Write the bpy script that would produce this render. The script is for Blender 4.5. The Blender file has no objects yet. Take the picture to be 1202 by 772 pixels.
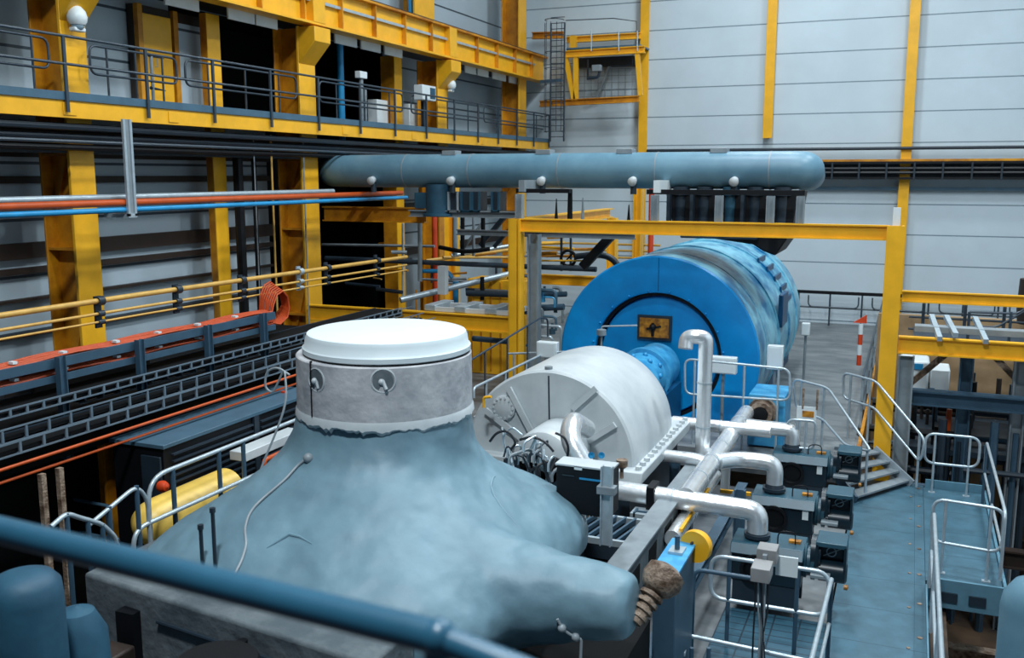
import bpy, math, random
from mathutils import Vector, Matrix, noise
random.seed(7)
PI = math.pi
sc = bpy.context.scene
COL = sc.collection
V = Vector

# ------------------------------------------------------------------ camera
FPX = 1125.0
YAW, PITCH = math.radians(-22.6), math.radians(9.13)
FW = V((math.sin(YAW)*math.cos(PITCH), math.cos(YAW)*math.cos(PITCH), -math.sin(PITCH)))
RT = V((math.cos(YAW), -math.sin(YAW), 0))
UP = RT.cross(FW)
def at(px, py, ax, v):
    """world point seen in the photograph at px, py on the plane ax = v (camera at the origin)"""
    d = FW + RT*((px-601)/FPX) + UP*((386-py)/FPX)
    return d*(v/d['xyz'.index(ax)])
cd = bpy.data.cameras.new('camera'); cam = bpy.data.objects.new('camera', cd); COL.objects.link(cam)
m = Matrix((RT, UP, -FW)).transposed().to_4x4()
cam.matrix_world = m
cd.sensor_width = 36; cd.lens = 36*FPX/1202
cd.clip_start = .05; cd.clip_end = 200
cd.dof.use_dof = True; cd.dof.focus_distance = 13.0; cd.dof.aperture_fstop = 2.2
sc.camera = cam
sc.view_settings.view_transform = 'Standard'; sc.view_settings.look = 'None'
sc.view_settings.gamma = 1; sc.view_settings.use_curve_mapping = False
sc.view_settings.exposure = 0.5

# ------------------------------------------------------------------ materials
def lin(c):
    return tuple(((x/255)/12.92 if x/255 <= .04045 else ((x/255+.055)/1.055)**2.4) for x in c)
def mat(name, col, rough=.5, metal=0, var=.12, scale=3.0, col2=None, bump=0, stretch=None, bscale=None, spec=None, lo=.35, hi=.65):
    mm = bpy.data.materials.new(name); mm.use_nodes = True
    nt = mm.node_tree; b = nt.nodes['Principled BSDF']
    b.inputs['Roughness'].default_value = rough; b.inputs['Metallic'].default_value = metal
    if spec is not None: b.inputs['Specular IOR Level'].default_value = spec
    c = lin(col)
    if col2 is None: c2 = tuple(max(0, x*(1-var*1.8)) for x in c)
    else: c2 = lin(col2)
    tc = nt.nodes.new('ShaderNodeTexCoord'); mp = nt.nodes.new('ShaderNodeMapping')
    nt.links.new(tc.outputs['Object'], mp.inputs[0])
    if stretch: mp.inputs['Scale'].default_value = stretch
    n = nt.nodes.new('ShaderNodeTexNoise'); n.inputs['Scale'].default_value = scale; n.inputs['Detail'].default_value = 5
    n.inputs['Roughness'].default_value = .6
    nt.links.new(mp.outputs[0], n.inputs['Vector'])
    r = nt.nodes.new('ShaderNodeValToRGB')
    r.color_ramp.elements[0].position = lo; r.color_ramp.elements[1].position = hi
    r.color_ramp.elements[0].color = (*c2, 1); r.color_ramp.elements[1].color = (*c, 1)
    nt.links.new(n.outputs['Fac'], r.inputs[0]); nt.links.new(r.outputs[0], b.inputs['Base Color'])
    if bump:
        n2 = nt.nodes.new('ShaderNodeTexNoise'); n2.inputs['Scale'].default_value = bscale or scale*4
        n2.inputs['Detail'].default_value = 3
        nt.links.new(mp.outputs[0], n2.inputs['Vector'])
        bp = nt.nodes.new('ShaderNodeBump'); bp.inputs['Strength'].default_value = bump; bp.inputs['Distance'].default_value = .05
        nt.links.new(n2.outputs['Fac'], bp.inputs['Height']); nt.links.new(bp.outputs[0], b.inputs['Normal'])
    return mm
def panelled(name, col, seam, step, off, rough=.5, axis='Z', width=.03, step2=None, ribs=None):
    """cladding with dark horizontal joints every step metres; world coordinates"""
    mm = mat(name, col, rough, var=.16 if name == 'deck_plate' else .05, scale=3.5 if name == 'deck_plate' else .6)
    nt = mm.node_tree; b = nt.nodes['Principled BSDF']
    src = b.inputs['Base Color'].links[0].from_socket
    tc = nt.nodes.new('ShaderNodeTexCoord'); sx = nt.nodes.new('ShaderNodeSeparateXYZ')
    nt.links.new(tc.outputs['Object'], sx.inputs[0])
    def line(ax, st, of, wd):
        a = nt.nodes.new('ShaderNodeMath'); a.operation = 'ADD'; a.inputs[1].default_value = of
        nt.links.new(sx.outputs[ax], a.inputs[0])
        d = nt.nodes.new('ShaderNodeMath'); d.operation = 'DIVIDE'; d.inputs[1].default_value = st
        nt.links.new(a.outputs[0], d.inputs[0])
        f = nt.nodes.new('ShaderNodeMath'); f.operation = 'FRACT'; nt.links.new(d.outputs[0], f.inputs[0])
        l = nt.nodes.new('ShaderNodeMath'); l.operation = 'LESS_THAN'; l.inputs[1].default_value = wd/st
        nt.links.new(f.outputs[0], l.inputs[0]); return l.outputs[0]
    fac = line(axis, step, off, width)
    mx = nt.nodes.new('ShaderNodeMix'); mx.data_type = 'RGBA'
    nt.links.new(fac, mx.inputs[0]); nt.links.new(src, mx.inputs[6]); mx.inputs[7].default_value = (*lin(seam), 1)
    out = mx.outputs[2]
    if step2:
        fac2 = line(step2[0], step2[1], 0, step2[2])
        m2 = nt.nodes.new('ShaderNodeMix'); m2.data_type = 'RGBA'
        nt.links.new(fac2, m2.inputs[0]); nt.links.new(out, m2.inputs[6]); m2.inputs[7].default_value = (*lin(seam), 1)
        out = m2.outputs[2]
    nt.links.new(out, b.inputs['Base Color'])
    return mm
M = {}
M['yellow'] = mat('yellow_paint', (250,184,36), .4, var=.08, scale=2.5)
M['yellow_old'] = mat('worn_yellow_paint', (222,152,22), .5, col2=(164,98,14), scale=1.6)  # duller, browner mottled yellow for webs, rear flanges and secondary steel
M['wallw'] = panelled('wall_cladding', (202,217,226), (116,136,148), .93, .35, .45, width=.035)
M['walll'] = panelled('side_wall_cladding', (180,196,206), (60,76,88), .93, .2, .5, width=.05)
M['girt'] = mat('dark_girt_steel', (48,36,30), .6)
M['ceil'] = mat('roof_sheet', (150,160,165), .7)
M['floor'] = mat('concrete_floor', (128,132,134), .45, col2=(92,98,102), scale=1.2, stretch=(1,2.2,1))
M['lowfloor'] = mat('brown_concrete', (96,74,54), .7, col2=(40,32,28), scale=1.1)
M['deck'] = panelled('deck_plate', (70,108,126), (46,72,86), .95, .1, .45, axis='Y', width=.012)
M['deckedge'] = mat('deck_edge_paint', (96,140,160), .5)
M['kerb'] = mat('slate_blue_paint', (72,104,124), .45)
M['black'] = mat('black_steel', (12,15,20), .5, spec=.3)
M['plate'] = panelled('teal_grating', (44,84,102), (22,44,58), .16, 0, .5, axis='Y', width=.02, step2=('X', .3, .02))
M['dark'] = mat('dark_blue_steel', (36,50,62), .45)
M['railg'] = mat('dark_rail_paint', (52,66,78), .4)
M['galv'] = mat('galvanised_steel', (186,200,208), .34, metal=.4, var=.1, scale=8)
M['greysteel'] = mat('grey_painted_steel', (136,146,152), .45, scale=4)
M['tray'] = mat('blue_grey_tray', (58,86,106), .45, scale=4)
M['ladder'] = mat('cable_ladder_steel', (112,130,144), .4, metal=.2)
M['void'] = mat('sooty_black_paint', (8,10,13), .8, spec=.2)  # flat black: deep shade of bays, pits and gaps put into the colour
M['orange'] = mat('orange_cable', (196,74,24), .5, scale=9)
M['orangep'] = mat('orange_pipe_paint', (196,80,22), .45)
M['tan'] = mat('tan_conduit', (214,168,84), .4, scale=5)
M['white'] = mat('white_paint', (222,230,232), .4, var=.04)
M['lid'] = mat('lid_white', (214,226,230), .5, var=.03, scale=2)
M['neck'] = mat('grey_insulation_plaster', (200,200,202), .75, col2=(158,160,166), scale=3.0, bump=.25, bscale=9)
M['lag'] = mat('blue_grey_lagging', (112,144,158), .5, col2=(96,126,140), scale=2.2, bump=.16, bscale=5, lo=.3, hi=.7)
M['block'] = mat('grey_rendered_block', (104,112,116), .8, col2=(70,80,86), scale=2.5, bump=.3)
M['teal'] = mat('teal_cloth', (38,86,108), .6, col2=(28,66,88), scale=2, bump=.08)
M['tealrail'] = mat('dark_teal_rail', (40,88,112), .35)
M['pipe'] = mat('blue_grey_duct_paint', (104,142,160), .42, col2=(84,122,142), scale=1.2)
M['casing'] = mat('white_casing_paint', (200,206,208), .4, col2=(178,186,190), scale=1.5)
M['gen'] = mat('generator_blue', (0,146,216), .38, col2=(0,130,198), scale=2)
M['genside'] = mat('generator_blue_worn', (128,196,218), .34, col2=(20,112,160), scale=1.5, stretch=(1.2,1.0,1.2), lo=.38, hi=.60)  # worn streaks; the pale colour also holds the highlight along the side
M['gendark'] = mat('generator_dark_blue', (6,74,116), .4)
M['lightblue'] = mat('light_blue_paint', (76,168,212), .4, col2=(44,132,184), scale=5)
M['alu'] = mat('aluminium_cladding', (240,243,245), .27, metal=.66, var=.08, scale=5, bump=.09, bscale=12)
M['pump'] = mat('pump_teal_black', (18,38,50), .36, scale=4)
M['pumptop'] = mat('pump_cover_teal', (46,84,100), .38, scale=4)
M['amber'] = mat('amber_panel', (206,140,40), .4, col2=(120,72,20), scale=9)
M['tank'] = mat('cream_yellow_tank', (236,196,92), .4)
M['rust'] = mat('wrapped_bronze', (164,144,126), .6, col2=(84,62,46), scale=9, bump=.4)
M['beige'] = mat('beige_wall', (172,142,106), .7, col2=(120,96,68), scale=.9)
M['bluepipe'] = mat('bright_blue_pipe', (40,150,206), .35)
M['box'] = mat('electrical_grey', (150,150,150), .45)
M['cable'] = mat('dark_cable', (26,30,36), .5)
M['cableg'] = mat('grey_cable', (150,160,166), .45)
M['glass'] = mat('camera_dome', (150,175,190), .1)
M['red'] = mat('red_orange_paint', (214,70,30), .45)
lampm = bpy.data.materials.new('lamp_lens'); lampm.use_nodes = True
lampm.node_tree.nodes['Principled BSDF'].inputs['Emission Color'].default_value = (.9,.95,1,1)
lampm.node_tree.nodes['Principled BSDF'].inputs['Emission Strength'].default_value = 3

# ------------------------------------------------------------------ mesh builder
def frame(d):
    d = d.normalized(); a = V((0,0,1)) if abs(d.z) < .9 else V((0,1,0))
    x = a.cross(d).normalized(); return x, d.cross(x)
def fillet(pts, rad, n=5, closed=False):
    pts = [V(p) for p in pts]; out = []; N = len(pts)
    for i, p in enumerate(pts):
        if not closed and i in (0, N-1): out.append(p); continue
        a, b = pts[i-1]-p, pts[(i+1) % N]-p
        r = min(rad, a.length*.49, b.length*.49); A, B = p+a.normalized()*r, p+b.normalized()*r
        for k in range(n+1):
            t = k/n; out.append(A*(1-t)**2 + p*2*t*(1-t) + B*t*t)
    return out
class MB:
    def __init__(s): s.v = []; s.f = []; s.sm = []
    def add(s, vs, fs, smooth=False):
        b = len(s.v); s.v += [V(v) for v in vs]
        for f in fs: s.f.append([b+i for i in f]); s.sm.append(smooth)
        return s
    def box(s, lo, hi):
        x0,y0,z0 = [min(a,b) for a,b in zip(lo,hi)]; x1,y1,z1 = [max(a,b) for a,b in zip(lo,hi)]
        return s.add([(x0,y0,z0),(x1,y0,z0),(x1,y1,z0),(x0,y1,z0),(x0,y0,z1),(x1,y0,z1),(x1,y1,z1),(x0,y1,z1)],
            [(0,3,2,1),(4,5,6,7),(0,1,5,4),(1,2,6,5),(2,3,7,6),(3,0,4,7)])
    def bar(s, p0, p1, w, h, up=(0,0,1)):
        p0, p1 = V(p0), V(p1); d = (p1-p0).normalized(); u = V(up)
        if abs(d.dot(u)) > .95: u = V((0,1,0))
        x = d.cross(u).normalized(); y = x.cross(d)
        vs = []
        for p in (p0, p1):
            for a, b in ((-1,-1),(1,-1),(1,1),(-1,1)): vs.append(p + x*a*w/2 + y*b*h/2)
        return s.add(vs, [(0,1,2,3),(7,6,5,4),(0,4,5,1),(1,5,6,2),(2,6,7,3),(3,7,4,0)])
    def ibeam(s, p0, p1, h, w, t=.03, up=(0,0,1)):
        p0, p1 = V(p0), V(p1); d = (p1-p0).normalized(); u = V(up)
        if abs(d.dot(u)) > .95: u = V((0,1,0))
        x = d.cross(u).normalized(); y = x.cross(d)
        prof = [(-w/2,-h/2),(w/2,-h/2),(w/2,-h/2+t),(t/2,-h/2+t),(t/2,h/2-t),(w/2,h/2-t),(w/2,h/2),(-w/2,h/2),(-w/2,h/2-t),(-t/2,h/2-t),(-t/2,-h/2+t),(-w/2,-h/2+t)]
        n = 12; vs = [p0+x*a+y*b for a,b in prof]+[p1+x*a+y*b for a,b in prof]
        fs = [(i,(i+1)%n,n+(i+1)%n,n+i) for i in range(n)]
        fs += [(11,2,1,0),(10,3,2,11),(9,4,3,10),(8,5,4,9),(7,6,5,8)]
        fs += [(n+0,n+1,n+2,n+11),(n+11,n+2,n+3,n+10),(n+10,n+3,n+4,n+9),(n+9,n+4,n+5,n+8),(n+8,n+5,n+6,n+7)]
        return s.add(vs, fs)
    def tube(s, path, r, seg=8, closed=False, caps=True):
        path = [V(p) for p in path]; N = len(path); rs = r if isinstance(r, (list,tuple)) else [r]*N
        vs = []; prev = None
        for i, p in enumerate(path):
            if closed: d = (path[(i+1)%N]-path[i-1])
            else: d = path[min(i+1,N-1)]-path[max(i-1,0)]
            if d.length < 1e-9: d = V((0,0,1))
            d.normalize()
            if prev is None: x, y = frame(d)
            else:
                x = prev - d*prev.dot(d)
                if x.length < 1e-6: x, _ = frame(d)
                x.normalize(); y = d.cross(x)
            prev = x
            vs += [p + (x*math.cos(2*PI*k/seg) + y*math.sin(2*PI*k/seg))*rs[i] for k in range(seg)]
        fs = []
        for i in range(N if closed else N-1):
            a, b = i*seg, ((i+1) % N)*seg
            for k in range(seg): fs.append((a+k, a+(k+1)%seg, b+(k+1)%seg, b+k))
        s.add(vs, fs, True)
        if caps and not closed:
            b = len(s.v)-N*seg
            s.f.append([b+k for k in range(seg)][::-1]); s.sm.append(False)
            s.f.append([b+(N-1)*seg+k for k in range(seg)]); s.sm.append(False)
        return s
    def cyl(s, p0, p1, r0, r1=None, seg=24, smooth=True):
        s.tube([p0, p1], [r0, r0 if r1 is None else r1], seg)
        if not smooth:
            pass
        return s
    def lathe(s, o, ax, prof, seg=40, a0=0, a1=2*PI, x=None):
        """prof: (distance along ax, radius)"""
        o = V(o); ax = V(ax).normalized()
        if x is None: xx, yy = frame(ax)
        else: xx = V(x).normalized(); yy = ax.cross(xx)
        full = abs(a1-a0-2*PI) < 1e-6; n = seg if full else seg+1
        vs = []
        for h, r in prof:
            for k in range(n):
                a = a0+(a1-a0)*k/seg; vs.append(o+ax*h+(xx*math.cos(a)+yy*math.sin(a))*r)
        fs = []
        for i in range(len(prof)-1):
            for k in range(seg): fs.append((i*n+k, i*n+(k+1)%n, (i+1)*n+(k+1)%n, (i+1)*n+k))
        return s.add(vs, fs, True)
    def prism(s, poly, vec):
        """planar polygon (3D points) extruded by vec"""
        poly = [V(p) for p in poly]; vec = V(vec); n = len(poly)
        return s.add(poly+[p+vec for p in poly], [list(range(n))[::-1], [n+i for i in range(n)]]+[(i,(i+1)%n,n+(i+1)%n,n+i) for i in range(n)])
    def sphere(s, c, r, seg=12, rings=8, sc=(1,1,1)):
        c = V(c); pr = []
        vs = []; fs = []
        for i in range(rings+1):
            t = PI*i/rings
            for k in range(seg):
                a = 2*PI*k/seg
                vs.append(c+V((math.sin(t)*math.cos(a)*r*sc[0], math.sin(t)*math.sin(a)*r*sc[1], math.cos(t)*r*sc[2])))
        for i in range(rings):
            for k in range(seg): fs.append((i*seg+k, (i+1)*seg+k, (i+1)*seg+(k+1)%seg, i*seg+(k+1)%seg))
        return s.add(vs, fs, True)
    def build(s, name, material, parent=None, bevel=0, label=None):
        org = V((0,0,0)); p = parent
        while p is not None: org += V(p.location); p = p.parent
        if parent is None:
            lo = V([min(v[i] for v in s.v) for i in range(3)]); hi = V([max(v[i] for v in s.v) for i in range(3)])
            loc = V(((lo.x+hi.x)/2, (lo.y+hi.y)/2, lo.z)); org = loc
        me = bpy.data.meshes.new(name); me.from_pydata([tuple(v-org) for v in s.v], [], s.f)
        me.polygons.foreach_set('use_smooth', s.sm); me.update(); me.set_sharp_from_angle(angle=math.radians(38))
        import bmesh
        bm = bmesh.new(); bm.from_mesh(me); bmesh.ops.recalc_face_normals(bm, faces=bm.faces); bm.to_mesh(me); bm.free(); me.set_sharp_from_angle(angle=math.radians(38))
        me.materials.append(M[material] if isinstance(material, str) else material)
        o = bpy.data.objects.new(name, me); COL.objects.link(o)
        if parent is None: o.location = loc
        else: o.parent = parent
        if bevel:
            b = o.modifiers.new('bevel', 'BEVEL'); b.width = bevel; b.segments = 2; b.limit_method = 'ANGLE'
        if label: o['label'] = label
        return o
def thing(name, label, cat, loc, group=None):
    o = bpy.data.objects.new(name, None); o.empty_display_size = .1; COL.objects.link(o); o.location = V(loc)
    o['label'] = label; o['category'] = cat
    if group: o['group'] = group
    return o
def tag(o, label, cat, group=None, kind=None):
    o['label'] = label; o['category'] = cat
    if group: o['group'] = group
    if kind: o['kind'] = kind
    return o
def struct(o):
    o['kind'] = 'structure'; return o
def one(name, mb, material, label, cat, group=None, bevel=0, kind=None):
    return tag(mb.build(name, material, None, bevel), label, cat, group, kind)
def copy_tree(o, loc, label=None, parent=None):
    c = o.copy(); COL.objects.link(c); c.parent = parent
    if parent is None: c.location = V(loc)
    if label: c['label'] = label
    for ch in list(o.children): copy_tree(ch, None, None, c)
    return c
FZ, DZ, LZ = -4.7, -5.2, -8.0
YB, XL, XR = 32.0, -13.6, 9.0
# ------------------------------------------------------------------ the hall
def slab(name, lo, hi, m):
    return struct(MB().box(lo, hi).build(name, m))
slab('wall_back', (XL-.3, YB, LZ), (XR, YB+.3, 12), 'wallw')
slab('wall_left', (XL-.3, 2, LZ), (XL, 15.3, 12), 'walll')
slab('wall_left', (XL-.3, 15.3, LZ), (XL, 18.2, 1.05), 'walll')
slab('wall_left', (XL-.3, 15.3, 3.35), (XL, YB, 12), 'walll')
slab('wall_left', (XL-.3, 24.0, LZ), (XL, YB, 3.35), 'walll')
slab('wall_annex', (-16.6, 13, LZ), (-16.3, YB+.3, 5), 'void')  # annex in black: darkness of the open bays put into its colour
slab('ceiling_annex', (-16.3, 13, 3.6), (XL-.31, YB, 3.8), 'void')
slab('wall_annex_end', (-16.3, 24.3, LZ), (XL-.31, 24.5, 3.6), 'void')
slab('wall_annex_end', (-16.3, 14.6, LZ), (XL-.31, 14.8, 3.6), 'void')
slab('ceiling', (XL-.3, 2, 12), (XR, YB+.3, 12.3), 'ceil')
slab('wall_right', (XR, 2, LZ), (XR+.3, YB+.3, 12), 'wallw')
slab('floor', (XL-4, -2, LZ-.3), (XR, YB, LZ), 'lowfloor')
# turbine floor at generator level, in two slabs round the machine
slab('floor_generator', (-10.8, 16.2, FZ-.35), (-.72, YB, FZ), 'floor')
slab('floor_gallery', (XL, 3, 1.03), (-12.32, 31.6, 1.1), 'dark')
slab('floor_machine', (-7.3, 3.0, DZ-.45), (-.66, 16.2, DZ-.12), 'floor')
# girts on the left wall below the walkway
for i, (py, h) in enumerate(((178, .30), (210, .12), (281, .26), (301, .10), (365, .06), (330, .05))):
    z = at(180, py, 'x', XL).z
    struct(MB().box((XL, 5, z-h/2), (XL+.12, 18.2, z+h/2)).build('trim_%d' % (i+1), 'girt'))
for i, (z, y0) in enumerate(((-2.2, 24), (-.9, 24))):
    struct(MB().box((XL, y0, z-.1), (XL+.12, YB, z+.1)).build('trim_%d' % (i+7), 'girt'))

# ------------------------------------------------------------------ left wall columns and crane girder
XC = -12.3
def big_column(y0, y1, label, ztop=3.12, zbot=LZ, bracket=True, flare=False):
    ym = (y0+y1)/2
    t = thing('crane_column', label, 'column', (XC-.3, ym, zbot), 'deep yellow crane columns on the left wall')
    MB().box((XC-.06, y0, zbot), (XC, y1, ztop)).build('front_flange', 'yellow', t, .01)
    MB().box((XC-.62, ym-.03, zbot), (XC-.06, ym+.03, ztop)).build('web', 'yellow_old', t)
    MB().box((XC-.66, y0, zbot), (XC-.62, y1, ztop)).build('rear_flange', 'yellow_old', t, .01)
    for z in (-3.1, -1.2, .3):
        MB().box((XC-.61, y0+.02, z), (XC-.07, y1-.02, z+.04)).build('stiffener', 'yellow_old', t)
    for z0, z1 in ((-.55, .75), (-3.9, -2.2)):
        MB().bar((XC-.58, ym-.06, z0), (XC-.12, ym-.06, z1), .05, .1).build('gusset', 'yellow_old', t)
    if bracket:
        w = MB().prism([(XC, y0, 3.1), (XC+.42, y0, 3.1), (XC+.42, y0, 2.8), (XC, y0, 2.35)], (0, y1-y0, 0))
        w.build('bracket', 'yellow', t, .01)
    return t
big_column(11.45, 11.95, 'deep yellow crane column nearest the left edge, with white dome camera on it')
big_column(17.72, 18.32, 'deep yellow crane column in the middle of the left wall, where the orange cables end', bracket=True)
big_column(24.25, 24.85, 'deep yellow crane column with a small dome camera beside the white monitor box')
big_column(30.2, 30.8, 'deep yellow crane column in the far corner beside the caged ladder', ztop=12, bracket=False)
def slim_column(y0, y1, label, dp=.15, x=-12.9, ztop=3.1):
    ym = (y0+y1)/2
    t = thing('slim_column', label, 'column', (x-.2, ym, LZ), 'slim yellow columns on the left wall')
    MB().ibeam((x-.02-dp/2, ym, LZ), (x-.02-dp/2, ym, ztop), y1-y0, dp, .04, up=(0,1,0)).build('shaft', 'yellow_old', t)
    MB().box((x-.02, y0, LZ), (x, y1, ztop)).build('front_flange', 'yellow', t)
    return t
slim_column(15.55, 15.93, 'slim yellow column just right of the yellow door')
slim_column(22.9, 23.3, 'slim yellow column left of the white monitor box', .4)
for (px0, px1, lab) in ((487, 510, 'yellow wall column standing above the crane girder, blue pipe beside it'), (341, 352, 'yellow wall column above the crane girder at the top edge of the picture')):
    a = at(px0, 20, 'x', -12.9); b = at(px1, 20, 'x', -12.9)
    t = thing('wall_column', lab, 'column', (-13.1, (a.y+b.y)/2, 3.4))
    MB().box((-12.95, a.y, 3.4), (-12.9, b.y, 12)).build('front_flange', 'yellow', t)
    MB().box((-13.55, (a.y+b.y)/2-.03, 3.4), (-12.95, (a.y+b.y)/2+.03, 12)).build('web', 'yellow_old', t)
a = at(482, 10, 'x', -13.1)
one('wall_pipe', MB().tube([(-13.1, a.y, 3.4), (-13.1, a.y, 11.9)], .07, 12), 'bluepipe', 'blue vertical pipe beside the yellow column above the crane girder', 'pipe')
a = at(404, 150, 'x', -13.0)
one('wall_pipe', MB().tube([at(403,200,'x',-13.0)*1, at(403,200,'x',-13.0)+V((0,0,4.2))], .08, 12), 'bluepipe', 'blue vertical pipe in the dark bay behind the upper walkway', 'pipe')

# added slab behind the girder, put in to shade the wall above the walkway
slab('ceiling_gallery', (XL, 3, 3.3), (-12.5, 31.6, 3.42), 'girt')
t = thing('crane_girder', 'yellow crane runway girder with pale rail line along the top of the left wall', 'girder', (-12.1, 18, 3.15))
MB().box((-12.14, 3, 3.2), (-12.1, 31.9, 3.95)).build('web', 'yellow', t)
MB().box((-12.32, 3, 3.15), (-11.94, 31.9, 3.2)).build('bottom_flange', 'yellow', t)
MB().box((-12.32, 3, 3.95), (-11.94, 31.9, 4.0)).build('top_flange', 'yellow_old', t)
MB().box((-12.16, 3, 4.0), (-12.08, 31.9, 4.07)).build('crane_rail', 'girt', t)
MB().box((-12.06, 3, 3.62), (-12.02, 30.9, 3.68)).build('conductor_rail', 'galv', t, label='pale grey conductor rail')
for y in [4.5+1.45*i for i in range(19)]:
    MB().box((-12.1, y-.015, 3.2), (-11.98, y+.015, 3.95)).build('stiffener', 'yellow_old', t)
for y in (18.0, 24.5): MB().box((-12.1, y-.22, 3.2), (-11.93, y+.22, 3.97)).build('splice_plate', 'yellow', t, .008)
# white strips under the girder stand in for a lit band of wall
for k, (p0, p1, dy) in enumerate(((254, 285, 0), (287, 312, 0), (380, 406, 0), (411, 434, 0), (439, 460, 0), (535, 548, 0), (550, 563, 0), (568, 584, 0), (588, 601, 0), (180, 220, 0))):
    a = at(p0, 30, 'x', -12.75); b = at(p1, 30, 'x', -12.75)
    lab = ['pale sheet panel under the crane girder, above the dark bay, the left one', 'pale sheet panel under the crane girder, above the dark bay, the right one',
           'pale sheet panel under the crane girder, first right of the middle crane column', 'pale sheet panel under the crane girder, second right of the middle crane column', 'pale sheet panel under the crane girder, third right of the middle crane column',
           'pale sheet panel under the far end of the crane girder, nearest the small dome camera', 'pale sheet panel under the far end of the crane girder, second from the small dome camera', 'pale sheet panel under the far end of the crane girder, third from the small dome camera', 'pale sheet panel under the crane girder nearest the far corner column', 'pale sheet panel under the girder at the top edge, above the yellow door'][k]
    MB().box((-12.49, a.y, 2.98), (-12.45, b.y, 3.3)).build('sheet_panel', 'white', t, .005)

# ------------------------------------------------------------------ upper walkway
XW = -11.75
t = thing('upper_walkway', 'long yellow-edged upper walkway with slate blue kerb along the left wall', 'walkway', (-12.6, 17.5, .85))
MB().box((XW-.05, 3, .84), (XW, 31.6, 1.10)).build('fascia_beam', 'yellow', t, .006)
MB().box((XW-.06, 3, 1.10), (XW+.03, 31.6, 1.22)).build('kerb', 'kerb', t)
MB().box((-12.29, 3, 1.04), (XW-.06, 31.6, 1.10)).build('deck', 'dark', t)
for y in (11.0, 13.2, 18.6, 21.8, 26.0):
    MB().box((XW, y-.12, .88), (XW+.015, y+.12, 1.06)).build('splice_plate', 'yellow', t, .004)
t = thing('walkway_handrail', 'long dark two-rail handrail on the edge of the upper walkway', 'handrail', (XW, 17.5, 1.1))
for z in (2.02, 1.62): MB().tube([(XW+.05, 3, z), (XW+.05, 31.5, z)], .022, 8).build('rail', 'railg', t)
ys = [at(px, 90, 'x', XW+.05).y for px in (-90, 77, 172, 250, 317, 373, 422, 463, 500, 533, 561, 585, 607, 627, 645)]
for y in ys: MB().bar((XW+.05, y, .92), (XW+.05, y, 2.02), .035, .05).build('post', 'railg', t)
# inner handrail of the walkway, closed loops
def loop_rail(name, a, b, h, label, group=None, m='galv', r=.021, posts=2, mid=.5, rad=.14, zb=0, cat='guardrail', loc=None, inset=.18, low=None):
    """closed rounded rail loop from a to b (base points), top at height h, bottom bar at height mid, posts"""
    a, b = V(a), V(b); t = thing(name, label, cat, (a+b)/2, group)
    up = V((0,0,1)); pts = fillet([a+up*mid, b+up*mid, b+up*h, a+up*h], rad, 5, True)
    MB().tube(pts, r, 10, closed=True).build('rail_loop', m, t)
    for k in range(posts):
        f = inset+(1-2*inset)*k/max(1, posts-1); p = a.lerp(b, f)
        MB().tube([p+up*zb, p+up*h], r*.9, 8).build('post', m, t)
        MB().box(p+V((-.05,-.04,zb)), p+V((.05,.04,zb+.012))).build('foot_plate', m, t)
    return t
lab = ['dark inner rail loop on the upper walkway at the left edge of the picture', 'dark inner rail loop on the upper walkway in front of the yellow door', 'dark inner rail loop on the upper walkway before the first black bay',
       'dark inner rail loop on the upper walkway right of the middle crane column', 'dark inner rail loop on the upper walkway at the white monitor box', 'dark inner rail loop on the far upper walkway before the pale wall']
for k, (p0, p1) in enumerate(((-60, 56), (104, 205), (215, 345), (372, 470), (480, 560), (566, 640))):
    y0 = at(p0, 90, 'x', -12.2).y; y1 = at(p1, 90, 'x', -12.2).y
    loop_rail('walkway_rail_loop', (-12.15, y0, 1.1), (-12.15, y1, 1.1), .92, lab[k], 'inner rail loops of the upper walkway', 'railg', .02, 3 if k else 2, .48)
# the door and windows of the gallery
a = at(166, 70, 'x', -13.4); b = at(200, 70, 'x', -13.4)
t = struct(MB().box((-13.58, a.y-.12, 1.1), (-13.4, b.y+.9, 3.1)).build('door_1', 'girt'))
MB().box((-13.4, a.y, 1.1), (-13.34, b.y, 2.95)).build('door_leaf', 'yellow', t, .01)
MB().box((-13.4, b.y+.05, 1.1), (-13.32, b.y+.17, 3.1)).build('door_frame', 'yellow_old', t)
MB().box((-13.4, b.y+.2, 1.1), (-13.36, b.y+.85, 2.9)).build('side_light', 'walll', t)
MB().tube([(-13.3, a.y+.25, 2.0), (-13.25, a.y+.25, 2.0), (-13.25, a.y+.25, 2.15)], .012, 6).build('door_handle', 'galv', t)
MB().box((-13.4, a.y-.14, 1.1), (-13.3, a.y-.02, 3.1)).build('door_frame', 'yellow_old', t)
# drop pipes bracket on door post
t = thing('wall_lever_stand', 'dark stand with two pointed arms in front of the yellow door', 'stand', at(180, 115, 'x', -12.6))
p = at(180, 115, 'x', -12.6); p.z = 1.1
MB().tube([p, p+V((0,0,1.0))], .03, 8).build('pole', 'greysteel', t)
for z in (.98, .42):
    MB().tube([p+V((0,-.05,z)), p+V((0,.32,z-.02))], [.03,.008], 8).build('arm', 'dark', t)
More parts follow.
